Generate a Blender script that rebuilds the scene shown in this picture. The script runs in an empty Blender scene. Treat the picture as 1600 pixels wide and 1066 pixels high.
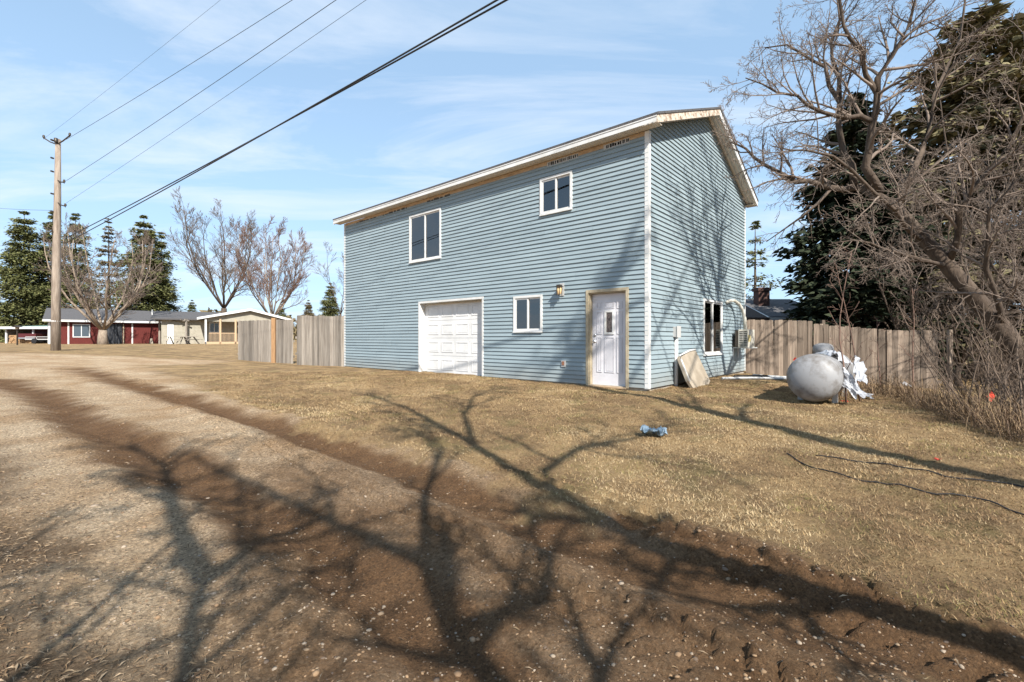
import bpy, math, random
import numpy as np
from mathutils import Vector, Matrix
R = math.radians
scn = bpy.context.scene
# ------------------------------------------------------------------ camera, sky, sun, exposure
F, HZ, CAMZ = 727.0, 529.0, 1.5            # focal length in photo pixels, horizon row, eye height
cam_d = bpy.data.cameras.new('camera'); cam = bpy.data.objects.new('camera', cam_d)
scn.collection.objects.link(cam); scn.camera = cam
cam.location = (0, 0, CAMZ); cam.rotation_euler = (R(90), 0, 0)
cam_d.sensor_width = 36; cam_d.lens = 36 * F / 1600; cam_d.shift_y = -(533 - HZ) / 1600
cam_d.clip_start = 0.05; cam_d.clip_end = 3000
SUN_EL, SUN_AZ = R(40.5), math.atan2(.34, -.94)      # azimuth clockwise from +Y
SD = Vector((math.sin(SUN_AZ) * math.cos(SUN_EL), math.cos(SUN_AZ) * math.cos(SUN_EL), math.sin(SUN_EL)))
wld = bpy.data.worlds.new('World'); scn.world = wld; wld.use_nodes = True
nt = wld.node_tree; N = nt.nodes; LK = nt.links; N.clear()
wo = N.new('ShaderNodeOutputWorld'); bg = N.new('ShaderNodeBackground'); LK.new(bg.outputs[0], wo.inputs[0])
sky = N.new('ShaderNodeTexSky'); sky.sky_type = 'NISHITA'; sky.sun_disc = False
sky.sun_elevation = SUN_EL; sky.sun_rotation = SUN_AZ; sky.air_density = 1.0; sky.dust_density = .6; sky.ozone_density = 1.2
tc = N.new('ShaderNodeTexCoord'); sep = N.new('ShaderNodeSeparateXYZ'); LK.new(tc.outputs['Generated'], sep.inputs[0])
def wm(op, a, b):
    n = N.new('ShaderNodeMath'); n.operation = op
    for i, v in enumerate((a, b)):
        if hasattr(v, 'links'): LK.new(v, n.inputs[i])
        else: n.inputs[i].default_value = v
    return n.outputs[0]
zc = wm('ADD', wm('MAXIMUM', sep.outputs[2], 0.0), 0.12)
cx, cy = wm('DIVIDE', sep.outputs[0], zc), wm('DIVIDE', sep.outputs[1], zc)
cmb = N.new('ShaderNodeCombineXYZ'); LK.new(wm('MULTIPLY', cx, .55), cmb.inputs[0]); LK.new(wm('MULTIPLY', cy, 1.5), cmb.inputs[1])
n1 = N.new('ShaderNodeTexNoise'); n1.inputs['Scale'].default_value = 1.15; n1.inputs['Detail'].default_value = 9; n1.inputs['Roughness'].default_value = .62; n1.inputs['Distortion'].default_value = .6
LK.new(cmb.outputs[0], n1.inputs['Vector'])
cr = N.new('ShaderNodeValToRGB'); cr.color_ramp.elements[0].position = .46; cr.color_ramp.elements[1].position = .76
LK.new(n1.outputs[0], cr.inputs[0])
haz = wm('ADD', .5, wm('MULTIPLY', wm('SUBTRACT', 1.0, wm('MINIMUM', wm('MULTIPLY', wm('MAXIMUM', sep.outputs[2], 0.0), 2.2), 1.0)), .25))
hz_ = N.new('ShaderNodeMix'); hz_.data_type = 'RGBA'; LK.new(haz, hz_.inputs[0]); LK.new(sky.outputs[0], hz_.inputs[6]); hz_.inputs[7].default_value = (4.6, 6.9, 9.6, 1)   # thin high haze
fac = wm('MULTIPLY', cr.outputs[0], .8)
mx = N.new('ShaderNodeMix'); mx.data_type = 'RGBA'
LK.new(fac, mx.inputs[0]); LK.new(hz_.outputs[2], mx.inputs[6]); mx.inputs[7].default_value = (7.0, 7.5, 8.2, 1)
LK.new(mx.outputs[2], bg.inputs[0]); bg.inputs[1].default_value = .074
sun_d = bpy.data.lights.new('sun', 'SUN'); sun = bpy.data.objects.new('sun', sun_d); scn.collection.objects.link(sun)
sun_d.energy = 5.0; sun_d.angle = R(.55); sun_d.color = (1, .945, .86)
sun.rotation_euler = SD.to_track_quat('Z', 'Y').to_euler(); sun.location = (0, -20, 30)
vs = scn.view_settings; vs.view_transform = 'Standard'; vs.look = 'None'; vs.gamma = 1; vs.exposure = 0.95; vs.use_curve_mapping = False
scn.render.engine = 'CYCLES'

# ------------------------------------------------------------------ helpers
rng = random.Random(7); nr = np.random.default_rng(7)
def link(o): scn.collection.objects.link(o); return o
def tag(o, label=None, cat=None, group=None, kind=None):
    if label: o['label'] = label
    if cat: o['category'] = cat
    if group: o['group'] = group
    if kind: o['kind'] = kind
    return o
def empty(name, loc, rz=0, label=None, cat=None, group=None):
    o = link(bpy.data.objects.new(name, None)); o.location = loc; o.rotation_euler = (0, 0, rz); o.empty_display_size = .2
    return tag(o, label, cat, group)
def copy_tree(o, parent=None):
    c = link(o.copy()); c.parent = parent
    for ch in o.children: copy_tree(ch, c)
    return c
MATS = {}
def mat(name, col, rough=.8, col2=None, scale=8., detail=6, mixpos=(.35, .65), bump=0, bscale=None, stretch=(1, 1, 1), metal=0, spec=.3, coord='Object', island=0):
    m = bpy.data.materials.new(name); m.use_nodes = True; MATS[name] = m
    n = m.node_tree.nodes; l = m.node_tree.links; b = n['Principled BSDF']
    b.inputs['Roughness'].default_value = rough; b.inputs['Metallic'].default_value = metal; b.inputs['Specular IOR Level'].default_value = spec
    b.inputs['Base Color'].default_value = (*col, 1)
    t = n.new('ShaderNodeTexCoord'); mp = n.new('ShaderNodeMapping'); mp.inputs['Scale'].default_value = stretch
    l.new(t.outputs[coord], mp.inputs[0])
    if island:       # alike pieces must not share one grain
        oi0 = n.new('ShaderNodeObjectInfo'); ml = n.new('ShaderNodeMath'); ml.operation = 'MULTIPLY'; ml.inputs[1].default_value = 37.
        l.new(oi0.outputs['Random'], ml.inputs[0]); l.new(ml.outputs[0], mp.inputs['Location'])
    out = None
    if col2:
        nz = n.new('ShaderNodeTexNoise'); nz.inputs['Scale'].default_value = scale; nz.inputs['Detail'].default_value = detail; nz.inputs['Roughness'].default_value = .65
        l.new(mp.outputs[0], nz.inputs['Vector'])
        rp = n.new('ShaderNodeValToRGB'); rp.color_ramp.elements[0].position = mixpos[0]; rp.color_ramp.elements[1].position = mixpos[1]
        rp.color_ramp.elements[0].color = (*col, 1); rp.color_ramp.elements[1].color = (*col2, 1)
        l.new(nz.outputs[0], rp.inputs[0]); out = rp.outputs[0]
    if island:       # every loose piece a little lighter or darker
        oi = n.new('ShaderNodeObjectInfo'); hs = n.new('ShaderNodeHueSaturation')
        mr = n.new('ShaderNodeMapRange'); mr.inputs[3].default_value = 1 - island; mr.inputs[4].default_value = 1 + island
        l.new(oi.outputs['Random'], mr.inputs[0]); l.new(mr.outputs[0], hs.inputs['Value'])
        if out: l.new(out, hs.inputs['Color'])
        else: hs.inputs['Color'].default_value = (*col, 1)
        out = hs.outputs[0]
    if out: l.new(out, b.inputs['Base Color'])
    if bump:
        nb = n.new('ShaderNodeTexNoise'); nb.inputs['Scale'].default_value = bscale or scale * 3; nb.inputs['Detail'].default_value = 5
        l.new(mp.outputs[0], nb.inputs['Vector'])
        bp = n.new('ShaderNodeBump'); bp.inputs['Strength'].default_value = bump; bp.inputs['Distance'].default_value = .02
        l.new(nb.outputs[0], bp.inputs['Height']); l.new(bp.outputs[0], b.inputs['Normal'])
    return m
def attr_mat(name, rough=.9, trans=0):
    m = bpy.data.materials.new(name); m.use_nodes = True; MATS[name] = m
    n = m.node_tree.nodes; l = m.node_tree.links; b = n['Principled BSDF']; b.inputs['Roughness'].default_value = rough; b.inputs['Specular IOR Level'].default_value = .2
    a = n.new('ShaderNodeAttribute'); a.attribute_name = 'Col'; l.new(a.outputs['Color'], b.inputs['Base Color'])
    return m
class MB:
    def __init__(s): s.v = []; s.f = []
    def box(s, x0, x1, y0, y1, z0, z1):
        i = len(s.v); s.v += [(x0, y0, z0), (x1, y0, z0), (x1, y1, z0), (x0, y1, z0), (x0, y0, z1), (x1, y0, z1), (x1, y1, z1), (x0, y1, z1)]
        s.f += [(i, i+3, i+2, i+1), (i+4, i+5, i+6, i+7), (i, i+1, i+5, i+4), (i+1, i+2, i+6, i+5), (i+2, i+3, i+7, i+6), (i+3, i, i+4, i+7)]; return s
    def obox(s, c, ax, ay, az):
        c, ax, ay, az = map(Vector, (c, ax, ay, az)); i = len(s.v)
        for k in (-1, 1):
            for a, b in ((-1, -1), (1, -1), (1, 1), (-1, 1)): s.v.append(tuple(c + a*ax + b*ay + k*az))
        s.f += [(i, i+3, i+2, i+1), (i+4, i+5, i+6, i+7), (i, i+1, i+5, i+4), (i+1, i+2, i+6, i+5), (i+2, i+3, i+7, i+6), (i+3, i, i+4, i+7)]; return s
    def poly(s, pts): i = len(s.v); s.v += [tuple(p) for p in pts]; s.f.append(tuple(range(i, i+len(pts)))); return s
    def prism(s, pts, off):        # pts: closed outline, off: extrusion vector
        i = len(s.v); n = len(pts); o = Vector(off)
        s.v += [tuple(p) for p in pts] + [tuple(Vector(p) + o) for p in pts]
        s.f += [tuple(range(i+n-1, i-1, -1)), tuple(range(i+n, i+2*n))]
        s.f += [(i+k, i+(k+1) % n, i+n+(k+1) % n, i+n+k) for k in range(n)]; return s
    def tube(s, pts, rad, n=6, cap=True):
        pts = [Vector(p) for p in pts]
        if not hasattr(rad, '__len__'): rad = [rad]*len(pts)
        base = len(s.v); m = len(pts)
        for k, p in enumerate(pts):
            d = (pts[min(k+1, m-1)] - pts[max(k-1, 0)]).normalized()
            a = d.cross(Vector((0, 0, 1)) if abs(d.z) < .9 else Vector((1, 0, 0))).normalized(); b = d.cross(a)
            for j in range(n):
                t = 2*math.pi*j/n; q = p + (a*math.cos(t) + b*math.sin(t))*rad[k]; s.v.append((q.x, q.y, q.z))
        for k in range(m-1):
            for j in range(n):
                a0 = base+k*n+j; a1 = base+k*n+(j+1) % n; s.f.append((a0, a1, a1+n, a0+n))
        if cap: s.f.append(tuple(base+j for j in range(n-1, -1, -1))); s.f.append(tuple(base+(m-1)*n+j for j in range(n)))
        return s
    def lathe(s, prof, n=24, M=None):   # prof: (radius, height) about local z
        base = len(s.v); M = M or Matrix()
        for r, h in prof:
            for j in range(n):
                t = 2*math.pi*j/n; s.v.append(tuple(M @ Vector((r*math.cos(t), r*math.sin(t), h))))
        for k in range(len(prof)-1):
            for j in range(n):
                a0 = base+k*n+j; a1 = base+k*n+(j+1) % n; s.f.append((a0, a1, a1+n, a0+n))
        s.f.append(tuple(base+j for j in range(n-1, -1, -1))); s.f.append(tuple(base+(len(prof)-1)*n+j for j in range(n)))
        return s
    def mesh(s, name, m, smooth=False):
        me = bpy.data.meshes.new(name); me.from_pydata(s.v, [], s.f); me.materials.append(MATS[m] if isinstance(m, str) else m)
        if smooth: me.polygons.foreach_set('use_smooth', [True]*len(me.polygons))
        return me
    def build(s, name, m, parent=None, smooth=False, loc=None):
        o = link(bpy.data.objects.new(name, s.mesh(name, m, smooth))); o.parent = parent
        if loc: o.location = loc
        return o
def np_mesh(name, V, Fc, m, nside, col=None, smooth=False):   # V (n,3), Fc (k,nside)
    me = bpy.data.meshes.new(name); me.vertices.add(len(V)); me.vertices.foreach_set('co', np.asarray(V, np.float32).ravel())
    me.loops.add(Fc.size); me.loops.foreach_set('vertex_index', Fc.astype(np.int32).ravel())
    me.polygons.add(len(Fc)); me.polygons.foreach_set('loop_start', np.arange(len(Fc), dtype=np.int32)*nside)
    if smooth: me.polygons.foreach_set('use_smooth', np.ones(len(Fc), bool))
    me.update(calc_edges=True); me.validate()
    if col is not None:
        a = me.color_attributes.new('Col', 'FLOAT_COLOR', 'POINT'); c4 = np.ones((len(V), 4), np.float32); c4[:, :3] = col; a.data.foreach_set('color', c4.ravel())
    me.materials.append(MATS[m]); return me
def hash2(ix, iy, seed):
    h = (ix*374761393 + iy*668265263 + seed*974711) & 0xffffffff; h = ((h ^ (h >> 13))*1274126177) & 0xffffffff
    return ((h ^ (h >> 16)) & 0xffff)/65535.
def vnoise(x, y, seed=0):
    x = np.asarray(x, float); y = np.asarray(y, float); ix = np.floor(x).astype(np.int64); iy = np.floor(y).astype(np.int64); fx = x-ix; fy = y-iy
    fx = fx*fx*(3-2*fx); fy = fy*fy*(3-2*fy)
    return (hash2(ix, iy, seed)*(1-fx)+hash2(ix+1, iy, seed)*fx)*(1-fy)+(hash2(ix, iy+1, seed)*(1-fx)+hash2(ix+1, iy+1, seed)*fx)*fy
def fbm(x, y, sc, seed=0, octv=4):
    s = 0; a = .5; t = 0
    for k in range(octv): s = s+a*vnoise(np.asarray(x)*sc*2**k, np.asarray(y)*sc*2**k, seed+k*17); t += a; a *= .5
    return s/t
def sstep(a, b, x): t = np.clip((x-a)/(b-a), 0, 1); return t*t*(3-2*t)
# ------------------------------------------------------------------ terrain height
CP = np.array([(0,0,.02),(0,2,.05),(-3,2,.07),(3,2,.10),(-6,5,.18),(0,5,.13),(4,4,.26),(6,4,.28),(2,8,.36),(2.86,9.76,.39),(5,7.8,.36),(7.6,15.3,.37),(8,9,.3),(10,8,.18),
 (12.7,13.7,-.03),(-6.4,17.7,.43),(-1.5,13.5,.44),(-10,12,.4),(-13,22,.5),(-20.6,21,.95),(-15,16,.68),(-25,15,.8),(-40,45,.93),(-52,52,.95),(-28,48,.95),(-60,60,1.),(-10,45,.9),(0,60,.8),
 (14,19,-.1),(20,20,-.15),(30,30,-.1),(60,60,0),(-30,3,.5),(30,0,-.1),(0,-10,.02),(0,-60,0),(-60,-30,.3),(60,-40,0),(170,170,.2),(-170,170,.9),(0,200,.6),(-170,-100,.3),(170,-100,0)], float)
def _k(d): return np.where(d > 0, d*d*np.log(np.maximum(d, 1e-9)), 0)
_n = len(CP); _A = np.zeros((_n+3, _n+3)); _A[:_n, :_n] = _k(np.hypot(CP[:, None, 0]-CP[None, :, 0], CP[:, None, 1]-CP[None, :, 1])) + np.eye(_n)*.5
_A[:_n, _n] = 1; _A[:_n, _n+1:] = CP[:, :2]; _A[_n, :_n] = 1; _A[_n+1:, :_n] = CP[:, :2].T
_W = np.linalg.solve(_A, np.concatenate([CP[:, 2], np.zeros(3)]))
def g0(x, y):
    x = np.asarray(x, float); y = np.asarray(y, float); sh = x.shape; xf = np.clip(x.ravel(), -180, 180); yf = np.clip(y.ravel(), -110, 220); out = _W[_n]+_W[_n+1]*xf+_W[_n+2]*yf
    for i in range(_n): out = out+_W[i]*_k(np.hypot(xf-CP[i, 0], yf-CP[i, 1]))
    return np.clip(out, -.8, 1.6).reshape(sh)
def pix(px, py):                      # photo pixel -> point on the ground
    dx, dz = (px-800)/F, -(py-HZ)/F; d = 4.
    for _ in range(25): d = (CAMZ-float(g0(dx*d, d)))/max(-dz, 1e-3); d = min(d, 150)
    return (dx*d, d)
def at(px, py, Y): return Vector(((px-800)/F*Y, Y, CAMZ+(HZ-py)/F*Y))
def poly_d(x, y, pts):                # distance to a polyline, and length run along it
    best = np.full(np.shape(x), 1e9); run = np.zeros(np.shape(x)); side = np.zeros(np.shape(x)); acc = 0
    for (ax, ay), (bx, by) in zip(pts[:-1], pts[1:]):
        L = math.hypot(bx-ax, by-ay); ux, uy = (bx-ax)/L, (by-ay)/L
        t = np.clip((x-ax)*ux+(y-ay)*uy, 0, L); d = np.hypot(x-ax-ux*t, y-ay-uy*t); m = d < best
        run = np.where(m, acc+t, run); side = np.where(m, (x-ax)*-uy+(y-ay)*ux, side); best = np.where(m, d, best); acc += L
    return best, run, side
LAWN_EDGE = [pix(*p) for p in ((1900, 1200), (1600, 1062), (1450, 1002), (1340, 957), (1200, 900), (1100, 866), (987, 826), (875, 792), (762, 750), (650, 714), (515, 674), (412, 642), (344, 616), (275, 594), (223, 571))]
LAWN_EDGE += [(LAWN_EDGE[-1][0]+.8, LAWN_EDGE[-1][1]+1.3), (-12.3, 19.6)]
RUT1 = [pix(*p) for p in ((0, 596), (70, 622), (150, 670), (250, 722), (350, 765), (480, 830), (620, 930), (760, 1066))]
RUT2 = [pix(*p) for p in ((113, 578), (189, 598), (275, 622), (361, 646), (447, 670), (550, 704), (640, 734), (725, 770), (800, 800), (912, 848), (1000, 878), (1150, 920), (1300, 970), (1450, 1012), (1600, 1060), (1800, 1130))]
TR1 = [pix(*p) for p in ((790, 880), (850, 908), (950, 950), (1025, 982), (1100, 1020), (1180, 1066), (1260, 1110))]
TR2 = [pix(*p) for p in ((1010, 815), (1169, 872), (1262, 908), (1375, 950), (1488, 990), (1600, 1030), (1750, 1090))]
ROADFAR = [(-60, 13.5), (-30, 15.2), (-20, 16.2), (-13.5, 17.4), (-12.5, 19.5)]
def inside_lawn(x, y):                # signed: >0 on the lawn side of the drive's edge
    d, _, s = poly_d(x, y, LAWN_EDGE); return -np.sign(s)*d
def masks(x, y):
    d3, _, _ = poly_d(x, y, TR2)
    sl = inside_lawn(x, y) - .35*sstep(.4, .15, d3) + (fbm(x, y, 1.3, 3)-.5)*.9 + (fbm(x, y, 5, 5)-.5)*.7
    lawn = sstep(-.15, .2, sl)
    fard = np.where(y > 12, sstep(.5, 1.6, y-np.interp(x, [-60, -30, -20, -13.5, -8], [15, 16.6, 17.7, 19.2, 22])+(fbm(x, y, .8, 9)-.5)*1.2), 0)
    lawn = np.maximum(lawn, fard*(x < -8)); lawn = np.where((y > 24), 1, lawn)
    lit = sstep(.25, -.3, (x+1.4+1.3*(y-1.9))/1.6+(fbm(x, y, 1.6, 21)-.5)*1.1)*sstep(6.5, 4.5, y)*(y > -8)      # matted grass and chips at the left verge
    d1_, _, _ = poly_d(x, y, RUT1); d2_, _, _ = poly_d(x, y, RUT2); d3, _, _ = poly_d(x, y, TR2)
    wob = (fbm(x, y, 2.2, 31)-.5)
    soil = np.maximum(sstep(.46, .16, d1_+wob*.45-.06), sstep(.42, .16, d2_+wob*.35-.04))
    soil = np.maximum(soil, sstep(.4, .1, d3+wob*.3))
    nearf = sstep(6.5, 3.2, y+x*.3+(fbm(x, y, 1.1, 41)-.5)*2)*sstep(-1.9, -.6, x+(y-2)*.5)
    soil = np.maximum(soil*.95, nearf*(.55+.45*fbm(x, y, 2.5, 43)))
    return lawn, np.clip(soil, 0, 1), lit*(1-lawn)
def gz(x, y, fine=True):
    x = np.asarray(x, float); y = np.asarray(y, float); z = g0(x, y)
    lawn, soil, lit = masks(x, y)
    near = sstep(30, 8, np.hypot(x, y))
    d1_, _, _ = poly_d(x, y, RUT1); d2_, _, _ = poly_d(x, y, RUT2)
    z = z - near*(.08*np.exp(-(d1_/.22)**2)+.08*np.exp(-(d2_/.22)**2)) + near*.03*(np.exp(-((d1_-.42)/.13)**2)+np.exp(-((d2_-.42)/.13)**2))
    z = z + near*(fbm(x, y, 1.2, 51)-.5)*.07 + near*lawn*(fbm(x, y, 3.5, 53)-.5)*.05
    if fine:
        z = z + near*((fbm(x, y, 9, 55)-.5)*(.018+.034*soil) + (fbm(x, y, 19, 57, 2)-.5)*(.008+.016*soil))
        for T, seed in ((TR1, 1), (TR2, 2)):
            d, run, sd = poly_d(x, y, T); c = np.abs(sd)
            lug = sstep(.15, .5, np.abs(((run/.15+c*3.2) % 1)-.5)*2)*sstep(.03, .06, c)*sstep(.25, .20, c)
            br = .35+.65*fbm(x, y, 3, 61+seed)
            z = z - .04*sstep(.28, .2, d)*br + .07*lug*br*(fbm(x, y, 20, 63)*.9+.35)
    pad = 1-sstep(.0, .6, np.maximum.reduce([-((x-BC[0])*D2[0]+(y-BC[1])*D2[1]), ((x-BC[0])*D2[0]+(y-BC[1])*D2[1])-7.32, -((x-BC[0])*D1[0]+(y-BC[1])*D1[1]), ((x-BC[0])*D1[0]+(y-BC[1])*D1[1])-12.19]))
    return z
D1 = (-.7569, .6535); D2 = (.6537, .7568); BC = (2.8595, 9.76); BZ = CAMZ-1.047
BROT = math.atan2(D2[1], D2[0])
def gh(x, y): return float(gz(np.array([x]), np.array([y]))[0])
# ------------------------------------------------------------------ materials
mat('vinyl_blue', (.25, .31, .335), .55, (.208, .262, .288), scale=1.2, mixpos=(.3, .7), bump=.05, bscale=60, stretch=(1, 1, 3), spec=.35, island=.035)
mat('white_trim', (.64, .64, .635), .5, (.53, .525, .50), scale=3, detail=10)
mat('white_paint', (.66, .66, .66), .45, (.56, .56, .55), scale=2, detail=10)
mat('door_paint', (.60, .59, .62), .45, (.52, .51, .53), scale=2, detail=10)
mat('cream_trim', (.43, .37, .265), .7, (.31, .255, .17), scale=9, bump=.2)
mat('raw_wood', (.50, .37, .24), .85, (.33, .22, .13), scale=6, stretch=(6, .8, 6), bump=.2)
mat('peeling_wood', (.55, .48, .40), .9, (.20, .13, .085), scale=5, detail=12, mixpos=(.44, .62), stretch=(1.5, 1, 2), bump=.5)
mat('soffit_vinyl', (.62, .58, .52), .6, (.54, .49, .42), scale=5)
mat('shingle', (.055, .056, .062), .95, (.11, .105, .105), scale=30, bump=.6, bscale=60)
mat('shingle_brown', (.05, .036, .03), .95, (.085, .065, .055), scale=12, bump=.6, bscale=40)
mat('concrete', (.40, .36, .30), .9, (.28, .24, .19), scale=9, bump=.4)
mat('dark_void', (.012, .012, .014), .9)
mat('room_dark', (.16, .14, .125), .9, (.10, .085, .075), scale=2)
mat('curtain', (.55, .53, .50), .9, (.42, .40, .38), scale=3, stretch=(1, 12, .4))
mat('screen_mesh', (.055, .052, .05), .8)
mat('metal_dark', (.05, .045, .04), .45, (.10, .08, .06), scale=20, metal=.6)
mat('metal_bright', (.55, .55, .56), .3, metal=.9)
mat('amber_glass', (.60, .42, .22), .2)
mat('grey_box', (.42, .42, .41), .55)
mat('beige_plastic', (.36, .31, .245), .6, (.25, .21, .16), scale=3, bump=.15)
mat('ac_white', (.55, .53, .48), .5, (.42, .40, .33), scale=4)
mat('tank_paint', (.25, .25, .255), .5, (.10, .085, .07), scale=3.2, detail=14, mixpos=(.45, .68), bump=.06)
mat('fence_wood', (.24, .19, .148), .9, (.115, .086, .065), scale=3.5, detail=8, stretch=(5, 5, .55), bump=.5, bscale=9, island=.42)
mat('fence_grey', (.30, .265, .225), .9, (.16, .135, .11), scale=3.5, detail=8, stretch=(5, 5, .55), bump=.5, bscale=9, island=.38)
mat('post_new', (.34, .20, .10), .85, (.24, .14, .07), scale=4, stretch=(5, 5, .6), bump=.3)
mat('pole_wood', (.32, .265, .215), .9, (.15, .115, .09), scale=4, detail=8, stretch=(4, 4, .35), bump=.5)
mat('bark', (.105, .078, .058), .95, (.05, .036, .027), scale=9, stretch=(1, 1, .35), bump=.9, bscale=22)
mat('bark_light', (.29, .235, .18), .95, (.17, .13, .10), scale=9, stretch=(1, 1, .35), bump=.8, bscale=22)
mat('twig', (.16, .118, .088), .9, (.10, .072, .053), scale=2)
mat('twig_grey', (.20, .158, .128), .9, (.125, .092, .072), scale=2)
mat('twig_red', (.20, .125, .095), .9, (.13, .08, .06), scale=2)
mat('needle', (.065, .078, .028), .8, (.16, .155, .06), scale=1.3, mixpos=(.35, .7), spec=.2)
mat('needle_olive', (.105, .098, .05), .85, (.23, .19, .105), scale=.9, mixpos=(.35, .7), spec=.15)
mat('needle_dark', (.018, .026, .015), .85, (.042, .05, .026), scale=1.1, mixpos=(.35, .7), spec=.15)
mat('needle_brown', (.10, .085, .042), .85, (.20, .15, .085), scale=1.1, mixpos=(.35, .7), spec=.15)
mat('barn_red', (.115, .02, .016), .8, (.075, .013, .011), scale=5, stretch=(3, 3, .4))
mat('cream_siding', (.33, .305, .25), .7, (.26, .24, .19), scale=3)
mat('tarp_dark', (.03, .033, .04), .5, (.055, .058, .065), scale=5, bump=.5)
mat('green_roof', (.12, .20, .18), .6)
mat('firewood', (.42, .27, .14), .9, (.22, .13, .07), scale=6)
mat('car_paint', (.075, .018, .02), .35)
mat('car_blue', (.05, .08, .16), .35)
mat('rubber', (.015, .015, .016), .8)
mat('cable', (.018, .018, .02), .6)
mat('wire', (.035, .037, .042), .6)
mat('rag_cloth', (.28, .37, .44), .9, (.12, .17, .22), scale=9, mixpos=(.4, .6))
mat('flag_red', (.62, .07, .035), .6, (.5, .05, .03), scale=6)
mat('stone', (.42, .36, .30), .85, (.22, .18, .145), scale=6, detail=3)
mat('brick_dark', (.10, .055, .045), .9, (.06, .035, .03), scale=12)
attr_mat('dry_grass'); attr_mat('litter')
m = mat('plastic_film', (.52, .54, .58), .35, (.38, .40, .44), scale=6); b = m.node_tree.nodes['Principled BSDF']; b.inputs['Transmission Weight'].default_value = .25
# window glass: clear pane that reflects the sky at a slant
m = bpy.data.materials.new('glass'); m.use_nodes = True; MATS['glass'] = m; n = m.node_tree.nodes; l = m.node_tree.links; n.clear()
o_ = n.new('ShaderNodeOutputMaterial'); ms = n.new('ShaderNodeMixShader'); tr = n.new('ShaderNodeBsdfTransparent'); gl = n.new('ShaderNodeBsdfGlossy'); fr = n.new('ShaderNodeFresnel')
tr.inputs[0].default_value = (.62, .66, .68, 1); gl.inputs['Roughness'].default_value = .02; fr.inputs[0].default_value = 2.3
l.new(fr.outputs[0], ms.inputs[0]); l.new(tr.outputs[0], ms.inputs[1]); l.new(gl.outputs[0], ms.inputs[2]); l.new(ms.outputs[0], o_.inputs[0])
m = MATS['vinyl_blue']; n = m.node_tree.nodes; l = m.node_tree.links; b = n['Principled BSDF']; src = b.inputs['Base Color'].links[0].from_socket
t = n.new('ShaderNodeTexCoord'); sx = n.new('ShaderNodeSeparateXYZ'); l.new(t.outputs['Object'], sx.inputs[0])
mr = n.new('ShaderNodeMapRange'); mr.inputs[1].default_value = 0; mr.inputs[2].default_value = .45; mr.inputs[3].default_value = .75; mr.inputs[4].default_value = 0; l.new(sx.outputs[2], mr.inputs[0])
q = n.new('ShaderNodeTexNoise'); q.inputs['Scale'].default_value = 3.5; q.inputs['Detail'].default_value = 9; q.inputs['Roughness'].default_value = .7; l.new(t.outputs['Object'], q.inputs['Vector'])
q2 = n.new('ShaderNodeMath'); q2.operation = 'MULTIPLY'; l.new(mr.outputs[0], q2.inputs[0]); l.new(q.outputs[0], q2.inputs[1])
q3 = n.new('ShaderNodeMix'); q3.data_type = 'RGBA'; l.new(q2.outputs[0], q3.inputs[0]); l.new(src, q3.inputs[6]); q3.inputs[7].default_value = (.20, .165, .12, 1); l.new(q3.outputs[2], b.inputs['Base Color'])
# soffit grooves
m = MATS['soffit_vinyl']; n = m.node_tree.nodes; l = m.node_tree.links; t = n.new('ShaderNodeTexCoord'); wv = n.new('ShaderNodeTexWave'); wv.bands_direction = 'Y'; wv.inputs['Scale'].default_value = 3.2
l.new(t.outputs['Object'], wv.inputs[0]); bp = n.new('ShaderNodeBump'); bp.inputs['Strength'].default_value = .8; bp.inputs['Distance'].default_value = .02; l.new(wv.outputs[0], bp.inputs['Height']); l.new(bp.outputs[0], n['Principled BSDF'].inputs['Normal'])
# ground: colour zones come from vertex masks (R lawn, G brown soil, B verge litter)
m = bpy.data.materials.new('earth'); m.use_nodes = True; MATS['earth'] = m; n = m.node_tree.nodes; l = m.node_tree.links; b = n['Principled BSDF']; b.inputs['Roughness'].default_value = .95; b.inputs['Specular IOR Level'].default_value = .15
t = n.new('ShaderNodeTexCoord')
def nz(sc, det=6, rough=.6, dist=0):
    q = n.new('ShaderNodeTexNoise'); q.inputs['Scale'].default_value = sc; q.inputs['Detail'].default_value = det; q.inputs['Roughness'].default_value = rough; q.inputs['Distortion'].default_value = dist
    l.new(t.outputs['Object'], q.inputs['Vector']); return q.outputs[0]
def ramp(src, stops):
    q = n.new('ShaderNodeValToRGB'); e = q.color_ramp.elements
    while len(e) < len(stops): e.new(.5)
    for el, (p, c) in zip(e, stops): el.position = p; el.color = (*c, 1)
    l.new(src, q.inputs[0]); return q.outputs[0]
def mixc(f, a, bb):
    q = n.new('ShaderNodeMix'); q.data_type = 'RGBA'; l.new(f, q.inputs[0]); l.new(a, q.inputs[6]); l.new(bb, q.inputs[7]); return q.outputs[2]
at_ = n.new('ShaderNodeAttribute'); at_.attribute_name = 'Col'; sp = n.new('ShaderNodeSeparateColor'); l.new(at_.outputs['Color'], sp.inputs[0])
grav = mixc(ramp(nz(1.1, 8), [(.38, (0, 0, 0)), (.62, (1, 1, 1))]), ramp(nz(42, 4, .8), [(.3, (.34, .245, .15)), (.5, (.47, .355, .235)), (.72, (.58, .47, .34))]), ramp(nz(30, 5, .8), [(.3, (.26, .165, .088)), (.55, (.38, .255, .145)), (.75, (.50, .37, .24))]))
soilc = mixc(ramp(nz(2.2, 8), [(.35, (0, 0, 0)), (.65, (1, 1, 1))]), ramp(nz(60, 6, .75), [(.3, (.095, .048, .022)), (.55, (.165, .09, .042)), (.78, (.27, .17, .095))]), ramp(nz(24, 6, .7), [(.3, (.07, .037, .018)), (.6, (.135, .072, .034)), (.8, (.22, .13, .07))]))
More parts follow.
